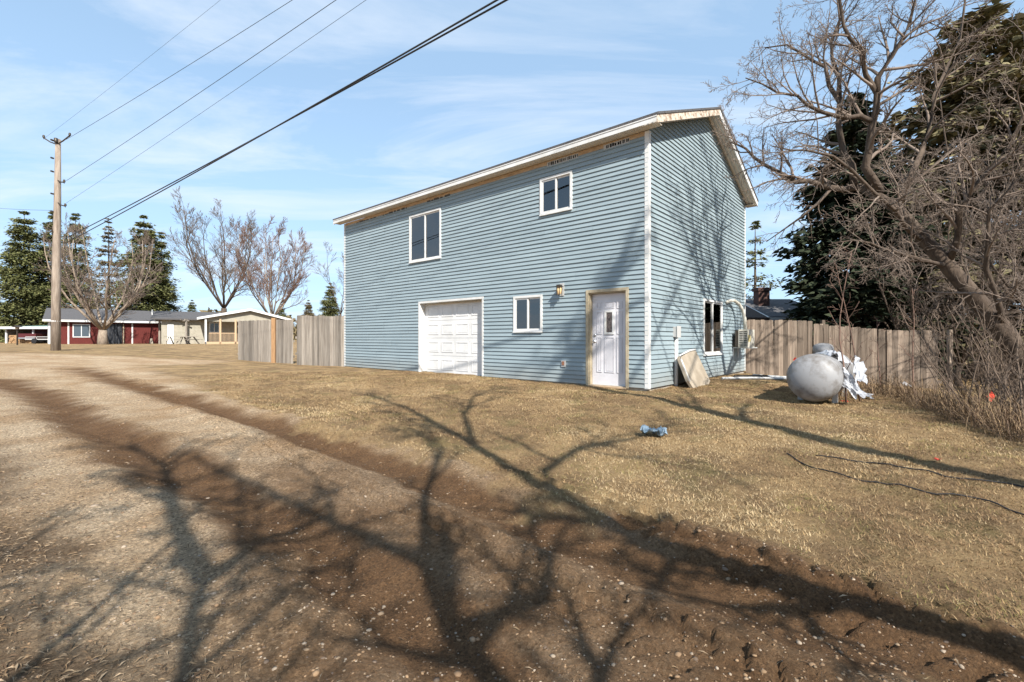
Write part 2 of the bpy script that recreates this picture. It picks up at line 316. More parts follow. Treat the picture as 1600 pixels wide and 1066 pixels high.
straw = mixc(ramp(nz(1.6, 9, .7), [(.42, (0, 0, 0)), (.58, (1, 1, 1))]), ramp(nz(48, 5, .85, .8), [(.28, (.17, .107, .052)), (.5, (.35, .236, .118)), (.72, (.48, .355, .197))]), ramp(nz(36, 5, .85, .8), [(.28, (.095, .06, .032)), (.5, (.20, .13, .069)), (.74, (.32, .226, .13))]))
straw = mixc(ramp(nz(1.7, 5), [(.54, (0, 0, 0)), (.70, (.55, .55, .55))]), straw, ramp(nz(40, 4, .8), [(.3, (.085, .085, .03)), (.7, (.24, .21, .09))]))
litc = ramp(nz(38, 6, .85, 1.), [(.3, (.07, .045, .026)), (.5, (.17, .115, .07)), (.72, (.34, .255, .165))])
def pebbles(base, sc, lo, hi):
    v = n.new('ShaderNodeTexVoronoi'); v.inputs['Scale'].default_value = sc; l.new(t.outputs['Object'], v.inputs['Vector'])
    sv = n.new('ShaderNodeSeparateColor'); l.new(v.outputs['Color'], sv.inputs[0]); k = ramp(sv.outputs[0], [(0., (lo, lo, lo)), (.4, (1., 1., 1.)), (.8, (1.08, 1.08, 1.08)), (1., (hi, hi, hi))])
    q = n.new('ShaderNodeMix'); q.data_type = 'RGBA'; q.blend_type = 'MULTIPLY'; q.inputs[0].default_value = 1; l.new(base, q.inputs[6]); l.new(k, q.inputs[7]); return q.outputs[2], v.outputs['Distance']
grav, vd1 = pebbles(grav, 62, .55, 1.6); soilc, vd2 = pebbles(soilc, 95, .6, 1.5); grav, _ = pebbles(grav, 170, .7, 1.35)
c_ = mixc(sp.outputs[1], grav, soilc); c_ = mixc(sp.outputs[2], c_, litc); c_ = mixc(sp.outputs[0], c_, straw); l.new(c_, b.inputs['Base Color'])
bp = n.new('ShaderNodeBump'); bp.inputs['Strength'].default_value = 1.; bp.inputs['Distance'].default_value = .035
ad = n.new('ShaderNodeMath'); ad.operation = 'ADD'; l.new(nz(110, 6, .8), ad.inputs[0]); l.new(nz(30, 6, .75), ad.inputs[1]); l.new(ad.outputs[0], bp.inputs['Height']); l.new(bp.outputs[0], b.inputs['Normal'])
# ------------------------------------------------------------------ ground sheet
def axis(lo, a, b_, hi, step, mid=None, g=1.07):
    c = list(np.arange(a, b_, step))
    if mid: c += list(np.arange(b_, mid[0], mid[1]))
    s = mid[1] if mid else step; x = c[-1]
    while x < hi: s *= g; x += s; c.append(x)
    s = step; x = c[0]; pre = []
    while x > lo: s *= g; x -= s; pre.append(x)
    return np.array(pre[::-1]+c)
XA = axis(-700, -3.2, 4.8, 700, .025, (9.5, .055)); YA = axis(-400, 1.0, 4.4, 900, .025, (12, .055))
GX, GY = np.meshgrid(XA, YA); GZ = gz(GX, GY)
nx, ny = len(XA), len(YA); idx = np.arange(nx*ny).reshape(ny, nx)
fc = np.stack([idx[:-1, :-1], idx[:-1, 1:], idx[1:, 1:], idx[1:, :-1]], -1).reshape(-1, 4)
la, so, li = masks(GX, GY)
me = np_mesh('ground', np.stack([GX, GY, GZ], -1).reshape(-1, 3), fc, 'earth', 4, np.stack([la, so, li], -1).reshape(-1, 3), True)
ground = tag(link(bpy.data.objects.new('ground', me)), 'dry lawn and rutted gravel driveway around the blue building', kind='structure')
print('ground quads', len(fc))
# ------------------------------------------------------------------ the blue building (local x = along gable, y = along front, z up from siding base)
BW, BL, BH = 7.32, 12.19, 5.40; PITCH = .40; EA, EB = .28, .32     # width, length, wall height, roof slope, eave and rake overhang
bld = empty('two_storey_garage', (BC[0], BC[1], BZ), BROT, 'two storey garage with light blue vinyl siding and white trim', 'building')
FO = [(6.62, 8.11, 3.50, 4.97), (1.91, 2.80, 4.12, 4.98), (4.86, 7.62, -.05, 2.15), (2.79, 3.67, 1.23, 2.11), (.49, 1.45, -.05, 2.10)]   # y0,y1,z0,z1
GO = [(3.33, 4.84, .62, 2.07)]
def rtop(s): return BH+.112+PITCH*min(s+0.0, BW-s)          # gable wall top at depth s
def intervals(a, b_, z0, z1, ops):
    cuts = [(a, b_)]
    for (o0, o1, p0, p1) in ops:
        if p0 < z1-1e-6 and p1 > z0+1e-6:
            new = []
            for (c0, c1) in cuts:
                if o1 <= c0 or o0 >= c1: new.append((c0, c1)); continue
                if o0 > c0: new.append((c0, o0))
                if o1 < c1: new.append((o1, c1))
            cuts = new
    return cuts
CRS = .1008
def siding(front):
    ops = FO if front else GO; length = BL if front else BW; top = BH if front else rtop(BW/2); zt = BH-.075 if front else top
    nrow = int(math.ceil(zt/(2*CRS)))
    for r in range(nrow):
        z0, z1 = 2*CRS*r, min(2*CRS*(r+1), zt)
        js = [0] + [q for q in np.arange(((r*1.37) % 3.66), length, 3.66) if .4 < q < length-.4] + [length]
        js = sorted(set(js) | {q for o in ops for q in o[:2] if o[2] < z1-1e-6 and o[3] > z0+1e-6})
        for k, (ja, jb) in enumerate(zip(js[:-1], js[1:])):
            mb = MB(); dx = .003*(k % 2)
            for c in range(2):
                c0, c1 = z0+c*CRS, z0+(c+1)*CRS
                c1 = min(c1, zt)
                if c1-c0 < .01: continue
                zs = sorted({c0, c1} | {z for o in ops for z in o[2:] if c0 < z < c1})
                for a, b_ in zip(zs[:-1], zs[1:]):
                    for y0, y1 in intervals(ja, jb, a, b_, ops):
                        fo = lambda z: -(.004+.024*(c1-z)/CRS)-dx
                        ya0 = ya1 = y0; yb0 = yb1 = y1
                        if not front:      # follow the roof slope
                            lim = lambda z: max(0., (z-BH-.112)/PITCH)
                            ya0, yb0 = max(y0, lim(a)), min(y1, BW-lim(a)); ya1, yb1 = max(y0, lim(b_)), min(y1, BW-lim(b_))
                            if yb0-ya0 < .01: continue
                            if yb1 < ya1: ya1 = yb1 = (ya1+yb1)/2
                        P = (lambda o, y, z: (o, y, z)) if front else (lambda o, y, z: (y, o, z))
                        q = [P(fo(a), ya0, a), P(fo(a), yb0, a), P(fo(b_), yb1, b_), P(fo(b_), ya1, b_)]
                        if front: q = q[::-1]
                        mb.poly(q)
                        if a == c0:
                            q = [P(fo(a), ya0, a), P(fo(a), yb0, a), P(.004, yb0, a), P(.004, ya0, a)]
                            mb.poly(q if front else q[::-1])
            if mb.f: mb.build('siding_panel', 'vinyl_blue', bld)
siding(True); siding(False)
# sheathing behind the siding
mb = MB()
zs = sorted({0., BH} | {max(0, z) for o in FO for z in o[2:]})
for a, b_ in zip(zs[:-1], zs[1:]):
    for y0, y1 in intervals(.02, BL, a, b_, FO): mb.box(.008, .10, y0, y1, a, b_)
zs = [0, .62, 2.07, BH]
for a, b_ in zip(zs[:-1], zs[1:]):
    for y0, y1 in intervals(.10, BW-.0, a, b_, GO): mb.box(y0, y1, .008, .10, a, b_)
mb.prism([(.0, .008, BH), (BW, .008, BH), (BW/2, .008, rtop(BW/2)-.01)], (0, .09, 0))
mb.box(BW-.1, BW, .1, BL, 0, BH); mb.box(.1, BW-.1, BL-.1, BL, 0, BH)
mb.prism([(.0, BL-.1, BH), (BW, BL-.1, BH), (BW/2, BL-.1, rtop(BW/2)-.01)], (0, .09, 0))
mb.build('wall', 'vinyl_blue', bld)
MB().box(.02, BW-.02, .02, 4.86, -.35, -.004).box(.02, BW-.02, 7.62, BL-.02, -.35, -.004).box(.3, BW-.02, 4.86, 7.62, -.35, -.05).build('foundation', 'concrete', bld)
MB().box(-.35, .30, 4.75, 7.72, -.30, -.035).build('door_apron', 'concrete', bld)
MB().box(-.026, .07, -.026, .0, -.015, BH).box(-.026, -.0, .0, .07, -.015, BH).build('corner_post', 'white_trim', bld)
MB().box(-.026, .0, BL-.07, BL+.026, -.015, BH).box(0, .07, BL, BL+.026, -.015, BH).build('corner_post', 'white_trim', bld)
MB().box(BW-.06, BW+.026, -.026, 0, -.015, BH+.0).build('corner_post', 'white_trim', bld)
# roof
zt = BH+.20; th = .05
def roofz(x): return zt+PITCH*((x+EA) if x < BW/2 else (BW+EA-x))
for side in (0, 1):
    x0, x1 = (-EA-.03, BW/2) if side == 0 else (BW+EA+.03, BW/2)
    pts = [(x0, -EB-.03, roofz(x0)), (x1, -EB-.03, roofz(x1)), (x1, -EB-.03, roofz(x1)-th), (x0, -EB-.03, roofz(x0)-th)]
    mb = MB().prism(pts, (0, BL+2*EB+.06, 0)); mb.build('roof', 'shingle', bld)
fz0 = BH+.015
MB().box(-EA-.015, -EA+.01, -EB, BL+EB, fz0, zt-.052).box(-EA-.026, -EA-.015, -EB, BL+EB, zt-.09, zt-.052).build('fascia', 'white_trim', bld)
MB().box(BW+EA-.01, BW+EA+.015, -EB, BL+EB, fz0, zt-.055).build('fascia', 'white_trim', bld)
def rake(side, y0, y1, d0, d1_, m, name):
    x0 = -EA-.016 if side == 0 else BW+EA+.016; x1 = BW/2
    MB().prism([(x0, y0, roofz(x0)-d0), (x1, y0, roofz(x1)-d0), (x1, y0, roofz(x1)-d1_), (x0, y0, roofz(x0)-d1_)], (0, y1-y0, 0)).build(name, m, bld)
for yy in (-EB-.012, BL+EB-.012):
    rake(0, yy, yy+.024, .052, .215, 'peeling_wood' if yy < 0 else 'white_trim', 'rake_board'); rake(1, yy, yy+.024, .052, .215, 'white_trim', 'rake_board')
for yy in (-EB+.012, BL+.001): rake(0, yy, yy+EB-.013, .185, .195, 'soffit_vinyl', 'rake_soffit'); rake(1, yy, yy+EB-.013, .185, .195, 'soffit_vinyl', 'rake_soffit')
MB().box(-EA+.01, -.022, -EB+.012, BL+EB-.012, BH+.015, BH+.025).build('eave_soffit', 'soffit_vinyl', bld)
MB().box(BW+.022, BW+EA-.01, -EB+.012, BL+EB-.012, BH+.015, BH+.025).build('eave_soffit', 'soffit_vinyl', bld)
MB().box(-.014, .0, .07, BL-.07, BH-.085, BH+.012).build('frieze_board', 'raw_wood', bld)
for ya, yb in ((.42, 1.05), (1.72, 2.62)):
    mb = MB(); MB().box(-.0185, -.014, ya, yb, BH-.125, BH-.02).build('nailing_hem', 'grey_box', bld)
    y = ya+.015
    while y < yb-.05:
        w = rng.choice((.018, .03, .045)); z0 = BH-.115+rng.random()*.012; mb.box(-.0215, -.0185, y, y+w, z0, BH-.03-rng.random()*.02); y += w+rng.choice((.012, .022, .03))
    mb.build('hem_slot', 'dark_void', bld)
mb = MB()
for ya, yb in ((6.2, 7.2), (8.3, 9.6), (10.1, 11.3)):
    y = ya
    while y < yb: w = rng.uniform(.06, .25); mb.box(-.018, -.014, y, y+w, BH-.115, BH-.085+rng.random()*.03); y += w+rng.uniform(.02, .12)
mb.build('torn_edge', 'metal_dark', bld)
def slider(face, a, b_, z0, z1, dark='room_dark', curtain=False):
    """sliding window: frame, two sashes, panes, room behind"""
    P = (lambda o, y, z: (o, y, z)) if face == 'f' else (lambda o, y, z: (y, o, z))
    def bx(mb, o0, o1, y0, y1, c0, c1):
        p, q = P(o0, y0, c0), P(o1, y1, c1); mb.box(min(p[0], q[0]), max(p[0], q[0]), min(p[1], q[1]), max(p[1], q[1]), c0, c1); return mb
    w = MB(); t_ = .045
    for (y0, y1, c0, c1) in ((a-.03, a+t_-.02, z0-.03, z1+.03), (b_-t_+.02, b_+.03, z0-.03, z1+.03), (a+t_-.02, b_-t_+.02, z1-t_+.02, z1+.03), (a+t_-.02, b_-t_+.02, z0-.03, z0+t_-.02)): bx(w, -.045, .06, y0, y1, c0, c1)
    root = w.build('window', 'white_trim', bld)
    bx(MB(), -.06, -.045, a-.035, b_+.035, z0-.035, z0-.005).build('sill', 'white_trim', root)
    mid = (a+b_)/2; A, B_, c0, c1 = a+.026, b_-.026, z0+.026, z1-.026; s_ = .04
    for (y0, y1, o) in ((A, mid+.02, .0), (mid-.02, B_, -.025)):
        fr_ = MB()
        for (p0, p1, q0, q1) in ((y0, y0+s_, c0, c1), (y1-s_, y1, c0, c1), (y0+s_, y1-s_, c1-s_, c1), (y0+s_, y1-s_, c0, c0+s_)): bx(fr_, o, o+.022, p0, p1, q0, q1)
        fr_.build('sash', 'white_trim', root)
        bx(MB(), o+.008, o+.012, y0+s_, y1-s_, c0+s_, c1-s_).build('pane', 'glass', root)
    sc_ = (mid, B_) if face == 'f' else (A, mid)
    rm = MB(); d = 1.1
    for (o0, o1, y0, y1, q0, q1) in ((.12, d, a-.3, a-.29, z0-.2, z1+.2), (.12, d, b_+.29, b_+.3, z0-.2, z1+.2), (d, d+.01, a-.3, b_+.3, z0-.2, z1+.2), (.12, d, a-.3, b_+.3, z0-.21, z0-.2), (.12, d, a-.3, b_+.3, z1+.2, z1+.21)): bx(rm, o0, o1, y0, y1, q0, q1)
    rm.build('room', dark, root)
    if face == 'f':
        bx(MB(), .03, .033, sc_[0]+.02, sc_[1]-.02, c0+.02, c1-.02).build('insect_screen', 'screen_mesh', root)
    if curtain:
        cm = MB(); n_ = 14
        ys = [A+.36+(.26)*i/n_ for i in range(n_+1)]
        for i in range(n_): cm.poly([P(.16+.03*math.sin(i*2.1), ys[i], c0), P(.16+.03*math.sin((i+1)*2.1), ys[i+1], c0), P(.16+.03*math.sin((i+1)*2.1), ys[i+1], c1), P(.16+.03*math.sin(i*2.1), ys[i], c1)])
        cm.build('curtain', 'curtain', root)
    return root
slider('f', *FO[0], curtain=True); slider('f', *FO[1]); slider('f', *FO[3]); slider('g', *GO[0], curtain=True)
# garage door
g = FO[2]; gd = MB().box(.205, .24, g[0]-.02, g[1]+.02, -.04, 2.16).build('garage_door', 'white_paint', bld)
tr_ = MB()
for (y0, y1, c0, c1) in ((g[0]-.06, g[0], -.03, g[3]+.06), (g[1], g[1]+.06, -.03, g[3]+.06), (g[0], g[1], g[3], g[3]+.06)): tr_.box(-.03, .0, y0, y1, c0, c1)
tr_.box(0, .205, g[1]-.001, g[1]+.02, -.03, g[3]).box(0, .205, g[0]-.02, g[0]+.001, -.03, g[3]).box(0, .205, g[0], g[1], g[3]-.001, g[3]+.02)
tr_.build('garage_door_frame', 'white_trim', bld)
MB().tube([(.10, g[1]-.05, 1.93), (.10, g[1]-.14, 2.05), (.10, g[1]-.3, 2.11), (.10, g[0]+.1, 2.115)], .012, 6).build('weather_strip', 'cream_trim', gd)
for r in range(4):
    z0 = -.03+r*.545
    MB().box(.196, .205, g[0], g[1], z0+.006, z0+.539).build('door_section', 'white_paint', gd)
    for c in range(4):
        ya = g[0]+.11+c*.66; yb = ya+.52; za, zb = z0+.11, z0+.43
        mb = MB()
        for (p0, p1, q0, q1) in ((ya, ya+.03, za, zb), (yb-.03, yb, za, zb), (ya+.03, yb-.03, za, za+.03), (ya+.03, yb-.03, zb-.03, zb)): mb.box(.186, .1965, p0, p1, q0, q1)
        mb.box(.191, .1965, ya+.05, yb-.05, za+.05, zb-.05); mb.build('raised_panel', 'white_paint', gd)
# entry door
e = FO[4]; cs = MB()
for (y0, y1, c0, c1) in ((e[0]-.055, e[0]+.01, -.03, e[3]+.055), (e[1]-.01, e[1]+.055, -.03, e[3]+.055), (e[0]+.01, e[1]-.01, e[3]-.01, e[3]+.055)): cs.box(-.035, .0, y0, y1, c0, c1)
cs.box(0, .14, e[1]-.035, e[1]+.0, -.02, e[3]).box(0, .14, e[0], e[0]+.035, -.02, e[3]).box(0, .14, e[0]+.035, e[1]-.035, e[3]-.035, e[3])
cs.build('door_casing', 'cream_trim', bld)
MB().box(-.06, .14, e[0], e[1], -.055, -.02).build('threshold', 'raw_wood', bld)
y0, y1 = e[0]+.04, e[1]-.04; ed = MB().box(.105, .145, y0, y1, -.015, e[3]-.04).build('entry_door', 'door_paint', bld)
W_ = y1-y0; ym = (y0+y1)/2
def dpan(ya, yb, za, zb):
    mb = MB()
    for (p0, p1, q0, q1) in ((ya, ya+.018, za, zb), (yb-.018, yb, za, zb), (ya+.018, yb-.018, za, za+.018), (ya+.018, yb-.018, zb-.018, zb)): mb.box(.094, .1055, p0, p1, q0, q1)
    mb.box(.098, .1055, ya+.035, yb-.035, za+.035, zb-.035); mb.build('raised_panel', 'door_paint', ed)
cols = [(y0+.12, y0+.25), (ym-.12, ym+.12), (y1-.25, y1-.12)]
for i, (ya, yb) in enumerate(cols):
    dpan(ya, yb, 1.72, 1.88); dpan(ya, yb, .28, 1.08)
    if i != 1: dpan(ya, yb, 1.15, 1.66)
gp = MB()
for (p0, p1, q0, q1) in ((ym-.12, ym-.075, 1.14, 1.68), (ym+.075, ym+.12, 1.14, 1.68), (ym-.075, ym+.075, 1.14, 1.185), (ym-.075, ym+.075, 1.635, 1.68)): gp.box(.085, .1055, p0, p1, q0, q1)
gp.build('glass_frame', 'white_trim', ed)
MB().box(.098, .104, ym-.075, ym+.075, 1.185, 1.635).build('leaded_glass', mat('leaded', (.05, .042, .04), .25, (.16, .13, .12), scale=38, detail=2, bump=.6), ed)
Mx = Matrix.Translation((.105, y1-.07, .98)) @ Matrix.Rotation(R(-90), 4, 'Y')
MB().lathe([(.03, 0), (.03, .008), (.012, .012), (.012, .035), (.027, .045), (.03, .06), (.02, .072), (.002, .074)], 14, Mx).build('door_knob', 'metal_bright', ed, True)
Mx = Matrix.Translation((.105, y1-.07, 1.12)) @ Matrix.Rotation(R(-90), 4, 'Y')
MB().lathe([(.03, 0), (.03, .012), (.022, .02), (.002, .022)], 14, Mx).build('deadbolt', 'metal_bright', ed, True)

def bpt(x, y, z): return Vector((BC[0]+x*D2[0]+y*D1[0], BC[1]+x*D2[1]+y*D1[1], BZ+z))
# wall lantern, outlet box, conduit, AC, leaning panel: separate things fixed to or standing by the walls
t = empty('wall_lantern', bpt(-.02, 2.17, 2.07), BROT, 'small dark wall lantern with amber glass beside the entry door', 'lamp')
MB().box(-.02, 0, -.06, .06, 0, .30).build('back_plate', 'grey_box', t)
MB().box(-.10, -.02, -.012, .012, .22, .245).build('bracket', 'metal_dark', t)
MB().prism([(-.20, -.075, .20), (-.05, -.075, .20), (-.05, .075, .20), (-.20, .075, .20)], (0, 0, .015)).prism([(-.175, -.05, .215), (-.075, -.05, .215), (-.075, .05, .215), (-.175, .05, .215)], (0, 0, .04)).build('lantern_roof', 'metal_dark', t)
Mx = Matrix.Translation((-.125, 0, .02)); MB().lathe([(.03, 0), (.05, .02), (.058, .10), (.055, .18)], 12, Mx).build('lantern_glass', 'amber_glass', t, True)
mb = MB()
for a in range(4): mb.obox((-.125+.062*math.cos(a*1.5708+.785), .062*math.sin(a*1.5708+.785), .10), (.005, 0, 0), (0, .005, 0), (0, 0, .10))
mb.build('lantern_cage', 'metal_dark', t)
t = empty('outlet_box', bpt(-.02, 2.12, .37), BROT, 'weathered outdoor outlet box low on the blue siding', 'outlet')
MB().box(-.03, 0, -.06, .06, 0, .15).build('cover_plate', 'grey_box', t); MB().box(-.045, -.03, -.03, .03, .04, .13).build('socket', mat('rust', (.22, .10, .06), .8), t)
t = empty('conduit_riser', bpt(1.38, -.05, -.12), BROT, 'grey utility box on a white conduit riser against the gable wall', 'conduit')
MB().tube([(0, 0, -.1), (0, 0, 1.22)], .045, 12).build('pipe', 'white_trim', t, True); MB().box(-.10, .10, -.06, .04, 1.20, 1.44).build('junction_box', 'grey_box', t)
MB().box(-.115, .115, -.07, -.06, 1.19, 1.455).build('box_cover', 'grey_box', t)
t = empty('air_conditioner', bpt(5.8, -.12, .75), BROT, 'white outdoor air conditioner unit on wall brackets near the fence', 'air conditioner')
MB().box(0, .80, -.35, -.10, .03, .57).build('housing', 'ac_white', t); MB().box(.01, .79, -.10, 0.0, .05, .54).build('coil', 'metal_dark', t)
mb = MB()
for c in range(2):
    for r in range(9): mb.box(-.008, 0, -.335+c*.115, -.24+c*.115, .065+r*.053, .088+r*.053)
mb.build('side_louvre', 'dark_void', t)
MB().box(.05, .35, -.353, -.35, .20, .40).build('label_plate', mat('label_yellow', (.55, .46, .22), .6), t)
for x in (.12, .62): MB().box(x, x+.04, -.46, .10, -.0, .03).box(x, x+.04, .07, .10, -.3, 0).build('bracket', 'white_trim', t)
t2 = MB().tube([bpt(5.25, -.02, 2.10), bpt(5.38, -.09, 2.16), bpt(5.6, -.15, 2.18), bpt(5.85, -.21, 2.10), bpt(6.02, -.27, 1.92), bpt(6.08, -.32, 1.65), bpt(6.1, -.34, 1.31)], .05, 10).build('line_set_cover', 'ac_white', None, True)
tag(t2, 'curved white pipe cover running from gable wall to air conditioner', 'pipe')
def slab(name, pts, th, base, rz, lean, m, label, cat, rim=None):
    t = empty(name, base, rz, label, cat); Mr = Matrix.Rotation(lean, 4, 'X')
    MB().prism([tuple(Mr @ Vector((x, 0, z))) for x, z in pts], tuple(Mr @ Vector((0, th, 0)))).build('sheet', m, t)
    if rim: MB().tube([tuple(Mr @ Vector((x, -.005, z))) for x, z in rim], .025, 6).build('rim', 'white_trim', t, True)
    return t
pp = bpt(1.15, -.50, 0); pp.z = gh(pp.x, pp.y)-.03
slab('curved_board', [(0, .22), (0, .72), (.05, .80), (.75, .93), (1.18, .95), (1.22, .86), (1.35, .12), (1.1, .02), (.75, -.04), (.35, -.02), (.12, .03)], .06, pp, BROT, R(-22), 'beige_plastic', 'curved beige panel leaning against the gable wall', 'panel', [(.04, .2), (.03, .72), (.08, .81), (.75, .92), (1.17, .94)])
def gutter(name, pts, m, label, w=.07):
    q = [Vector((x, y, gh(x, y)+.04+dz)) for x, y, dz in pts]; o = MB().tube(q, w, 4).build(name, m); return tag(o, label, 'downspout', 'downspouts on the ground')
a = bpt(3.1, -.55, 0); b_ = bpt(5.2, -1.6, 0); c = bpt(5.0, -.8, 0); d = bpt(6.6, -2.3, 0)
gutter('fallen_downspout', [(a.x, a.y, .05), ((a.x+b_.x)/2, (a.y+b_.y)/2, .02), (b_.x, b_.y, 0)], 'grey_box', 'pale length of downspout lying below the gable window', .035)
gutter('fallen_downspout', [(c.x, c.y, .03), (d.x, d.y, 0)], 'grey_box', 'grey downspout lying between the gable wall and propane tank', .045)
gutter('fallen_downspout', [(a.x+.5, a.y+.4, .07), (c.x+.3, c.y-.2, .03)], 'metal_dark', 'dark flattened downspout lying against the gable foundation', .05)
# ------------------------------------------------------------------ fences
def fence(name, p0, p1, top0, top1, m, label, w=.14, seed=0, post_at=(), cat='fence', rails='back', postm='fence_wood', group=None):
    rg = random.Random(seed); p0 = Vector((*p0, 0)); p1 = Vector((*p1, 0)); L = (p1-p0).length; d = (p1-p0)/L; nrm = Vector((-d.y, d.x, 0))
    if nrm.y > 0: nrm = -nrm             # towards the camera side
    root = empty(name, (p0.x, p0.y, gh(p0.x, p0.y)), 0, label, cat, group); Z0 = root.location.z
    n_ = int(L/w); meshes = []
    for k in range(3):
        mb = MB(); h = 1.0; ww = w/2-.0005
        mb.prism([(-ww, 0, 0), (ww, 0, 0), (ww, 0, h-.012), (ww-.02, 0, h), (-ww+.02, 0, h), (-ww, 0, h-.012)], (0, .019, 0)); meshes.append(mb.mesh('picket', m))
    ang = math.atan2(d.y, d.x)
    for i in range(n_):
        s = (i+.5)*w; p = p0+d*s; u = s/L; g_ = gh(p.x, p.y)-.03; tz = top0+(top1-top0)*u+rg.uniform(-.018, .018)
        o = link(bpy.data.objects.new('picket', meshes[i % 3])); o.parent = root
        q = p+nrm*rg.uniform(.0, .008); o.location = (q.x-p0.x, q.y-p0.y, g_-Z0); o.rotation_euler = (0, rg.gauss(0, .006), ang+(math.pi if rg.random() < .5 else 0)*0)
        o.scale = (rg.uniform(.965, 1.0), 1, tz-g_)
    for hz in (.3, .95, 1.6):
        mb = MB(); a_ = p0-nrm*.03; e_ = p1-nrm*.03; za = top0-1.85+hz; zb = top1-1.85+hz
        mb.obox(((a_+e_)/2-p0)+Vector((0, 0, (za+zb)/2-Z0)), (e_-a_)/2+Vector((0, 0, (zb-za)/2)), nrm*.019, (0, 0, .045)); mb.build('rail', m, root)
    for s in post_at:
        p = p0+d*s-nrm*(.095 if rails == 'back' else -.06); g_ = gh(p.x, p.y)
        MB().box(p.x-p0.x-.05, p.x-p0.x+.05, p.y-p0.y-.05, p.y-p0.y+.05, g_-.2-Z0, top0+(top1-top0)*s/L+.02-Z0).build('post', postm, root)
    return root
Wc = bpt(0, BL, 0)
e1 = at(461, 497, 18.9)
fence('board_fence', (Wc.x-.05, Wc.y+.05), (e1.x, e1.y), at(537, 494, 17.75).z, at(462, 493, 18.9).z, 'fence_grey', 'tall grey board fence section joined to the blue garage corner', seed=1, post_at=(.08, 2.1))
e2 = at(458.5, 500, 19.5); e3 = at(431, 500, 20.2); e4 = at(371, 502, 22.0)
fence('fence_gate', (e2.x, e2.y), (e3.x, e3.y), at(456, 500, 19.7).z, at(431, 500, 20.2).z, 'fence_grey', 'narrow weathered wooden gate beside a new orange post', seed=2, cat='gate')
fence('board_fence', (e3.x-.2, e3.y+.1), (e4.x, e4.y), e3.z, e4.z, 'fence_grey', 'grey board fence section beyond the gate, ending at the road', seed=3, post_at=(1.4, 3.0))
pz = gh(e3.x, e3.y); tag(MB().box(e3.x-.14, e3.x+.02, e3.y-.12, e3.y+.02, pz-.2, e3.z+.05).prism([(e3.x-.14, e3.y-.12, e3.z+.05), (e3.x+.02, e3.y-.12, e3.z+.05), (e3.x+.02, e3.y+.02, e3.z+.05), (e3.x-.14, e3.y+.02, e3.z+.05)], (0, 0, .03)).build('gate_post', 'post_new'), 'new orange lumber post between the gate and the grey fence', 'post')
r0 = at(1166, 500, 15.75); r1 = at(1274, 501, 15.2); r2 = at(1392, 516, 14.3); r3 = at(1472, 516, 13.9)
fence('board_fence', (r0.x, r0.y), (r1.x, r1.y), r0.z, r1.z, 'fence_wood', 'brown board fence section right behind the air conditioner', seed=4, post_at=(.1, 2.3))
fence('board_fence', (r1.x-.06, r1.y), (r2.x, r2.y), at(1280, 506, 15.2).z, r2.z, 'fence_wood', 'brown board fence section with a sloping top behind the propane tank', seed=5, post_at=(.2, 2.2))
fence('board_fence', (r2.x-.10, r2.y+.02), (r3.x, r3.y), r2.z, r3.z, 'fence_wood', 'brown board fence end section beside the bare thicket', seed=6, post_at=(1.6,))
# ------------------------------------------------------------------ propane tank and litter
tk = Vector((4.99, 7.78, 0)); tk.z = gh(tk.x+.6, tk.y+.7)-.02
t = empty('propane_tank', tk, BROT, 'weathered grey propane tank lying on the lawn under plastic sheeting', 'tank')
RT = .405; prof = []
for i in range(13): a = i/12*math.pi/2; prof.append((max(.002, RT*math.sin(a)), -.26*math.cos(a)))
prof += [(RT, .02), (RT+.007, .022), (RT+.007, .05), (RT, .065), (RT, 2.3)]
for i in range(1, 13): a = i/12*math.pi/2; prof.append((max(.002, RT*math.cos(a)), 2.3+.30*math.sin(a)))
Mx = Matrix.Translation((.30, 0, RT+.07)) @ Matrix.Rotation(R(90), 4, 'Y')
MB().lathe(prof, 40, Mx).build('shell', 'tank_paint', t, True)
for x in (.75, 2.2):
    for s in (-1, 1): MB().obox((x, s*.26, .10), (.05, 0, 0), (0, .04, 0), (0, 0, .12)).build('leg', 'grey_box', t)
MB().lathe([(.17, 0), (.17, .12), (.15, .17), (.08, .20), (.002, .21)], 20, Matrix.Translation((1.45, 0, 2*RT+.05))).build('valve_dome', 'tank_paint', t, True)
def crumple(name, loc, sx, sy, amp, seed, m, label, cat, rot=(0, 0, 0), nn=16, droop=0, group=None):
    V = []; Fs = []
    xs = np.linspace(-.5, .5, nn); gx, gy = np.meshgrid(xs, xs)
    zz = (fbm(gx*1+seed*3.1, gy+seed, 3.2, seed, 4)-.5)*2*amp+np.abs(fbm(gx+seed, gy, 6, seed+5, 3)-.5)*amp*1.6 - droop*(gx**2+gy**2)
    ox = (fbm(gx, gy, 4, seed+9)-.5)*.35; oy = (fbm(gx, gy, 4, seed+12)-.5)*.35
    edge = 1-.25*(fbm(np.arctan2(gy, gx)*1.5+5, gx*0, 1.5, seed+20)); V = np.stack([(gx*edge+ox)*sx, (gy*edge+oy)*sy, zz], -1).reshape(-1, 3)
    ii = np.arange(nn*nn).reshape(nn, nn); fc_ = np.stack([ii[:-1, :-1], ii[:-1, 1:], ii[1:, 1:], ii[1:, :-1]], -1).reshape(-1, 4)
    o = link(bpy.data.objects.new(name, np_mesh(name, V, fc_, m, 4, None, True))); o.location = loc; o.rotation_euler = rot
    return tag(o, label, cat, group)
P = at(1292, 557, 8.55); crumple('plastic_sheet', (P.x, P.y, tk.z+2*RT+.10), .55, .6, .10, 3, 'plastic_film', 'white torn plastic draped over the top of the propane tank', 'plastic sheet', droop=.35)
P = at(1340, 577, 8.0); crumple('plastic_sheet', P, .34, .50, .10, 5, 'plastic_film', 'white plastic bag caught upright in twigs right of the tank', 'plastic sheet', rot=(R(70), R(25), R(20)))
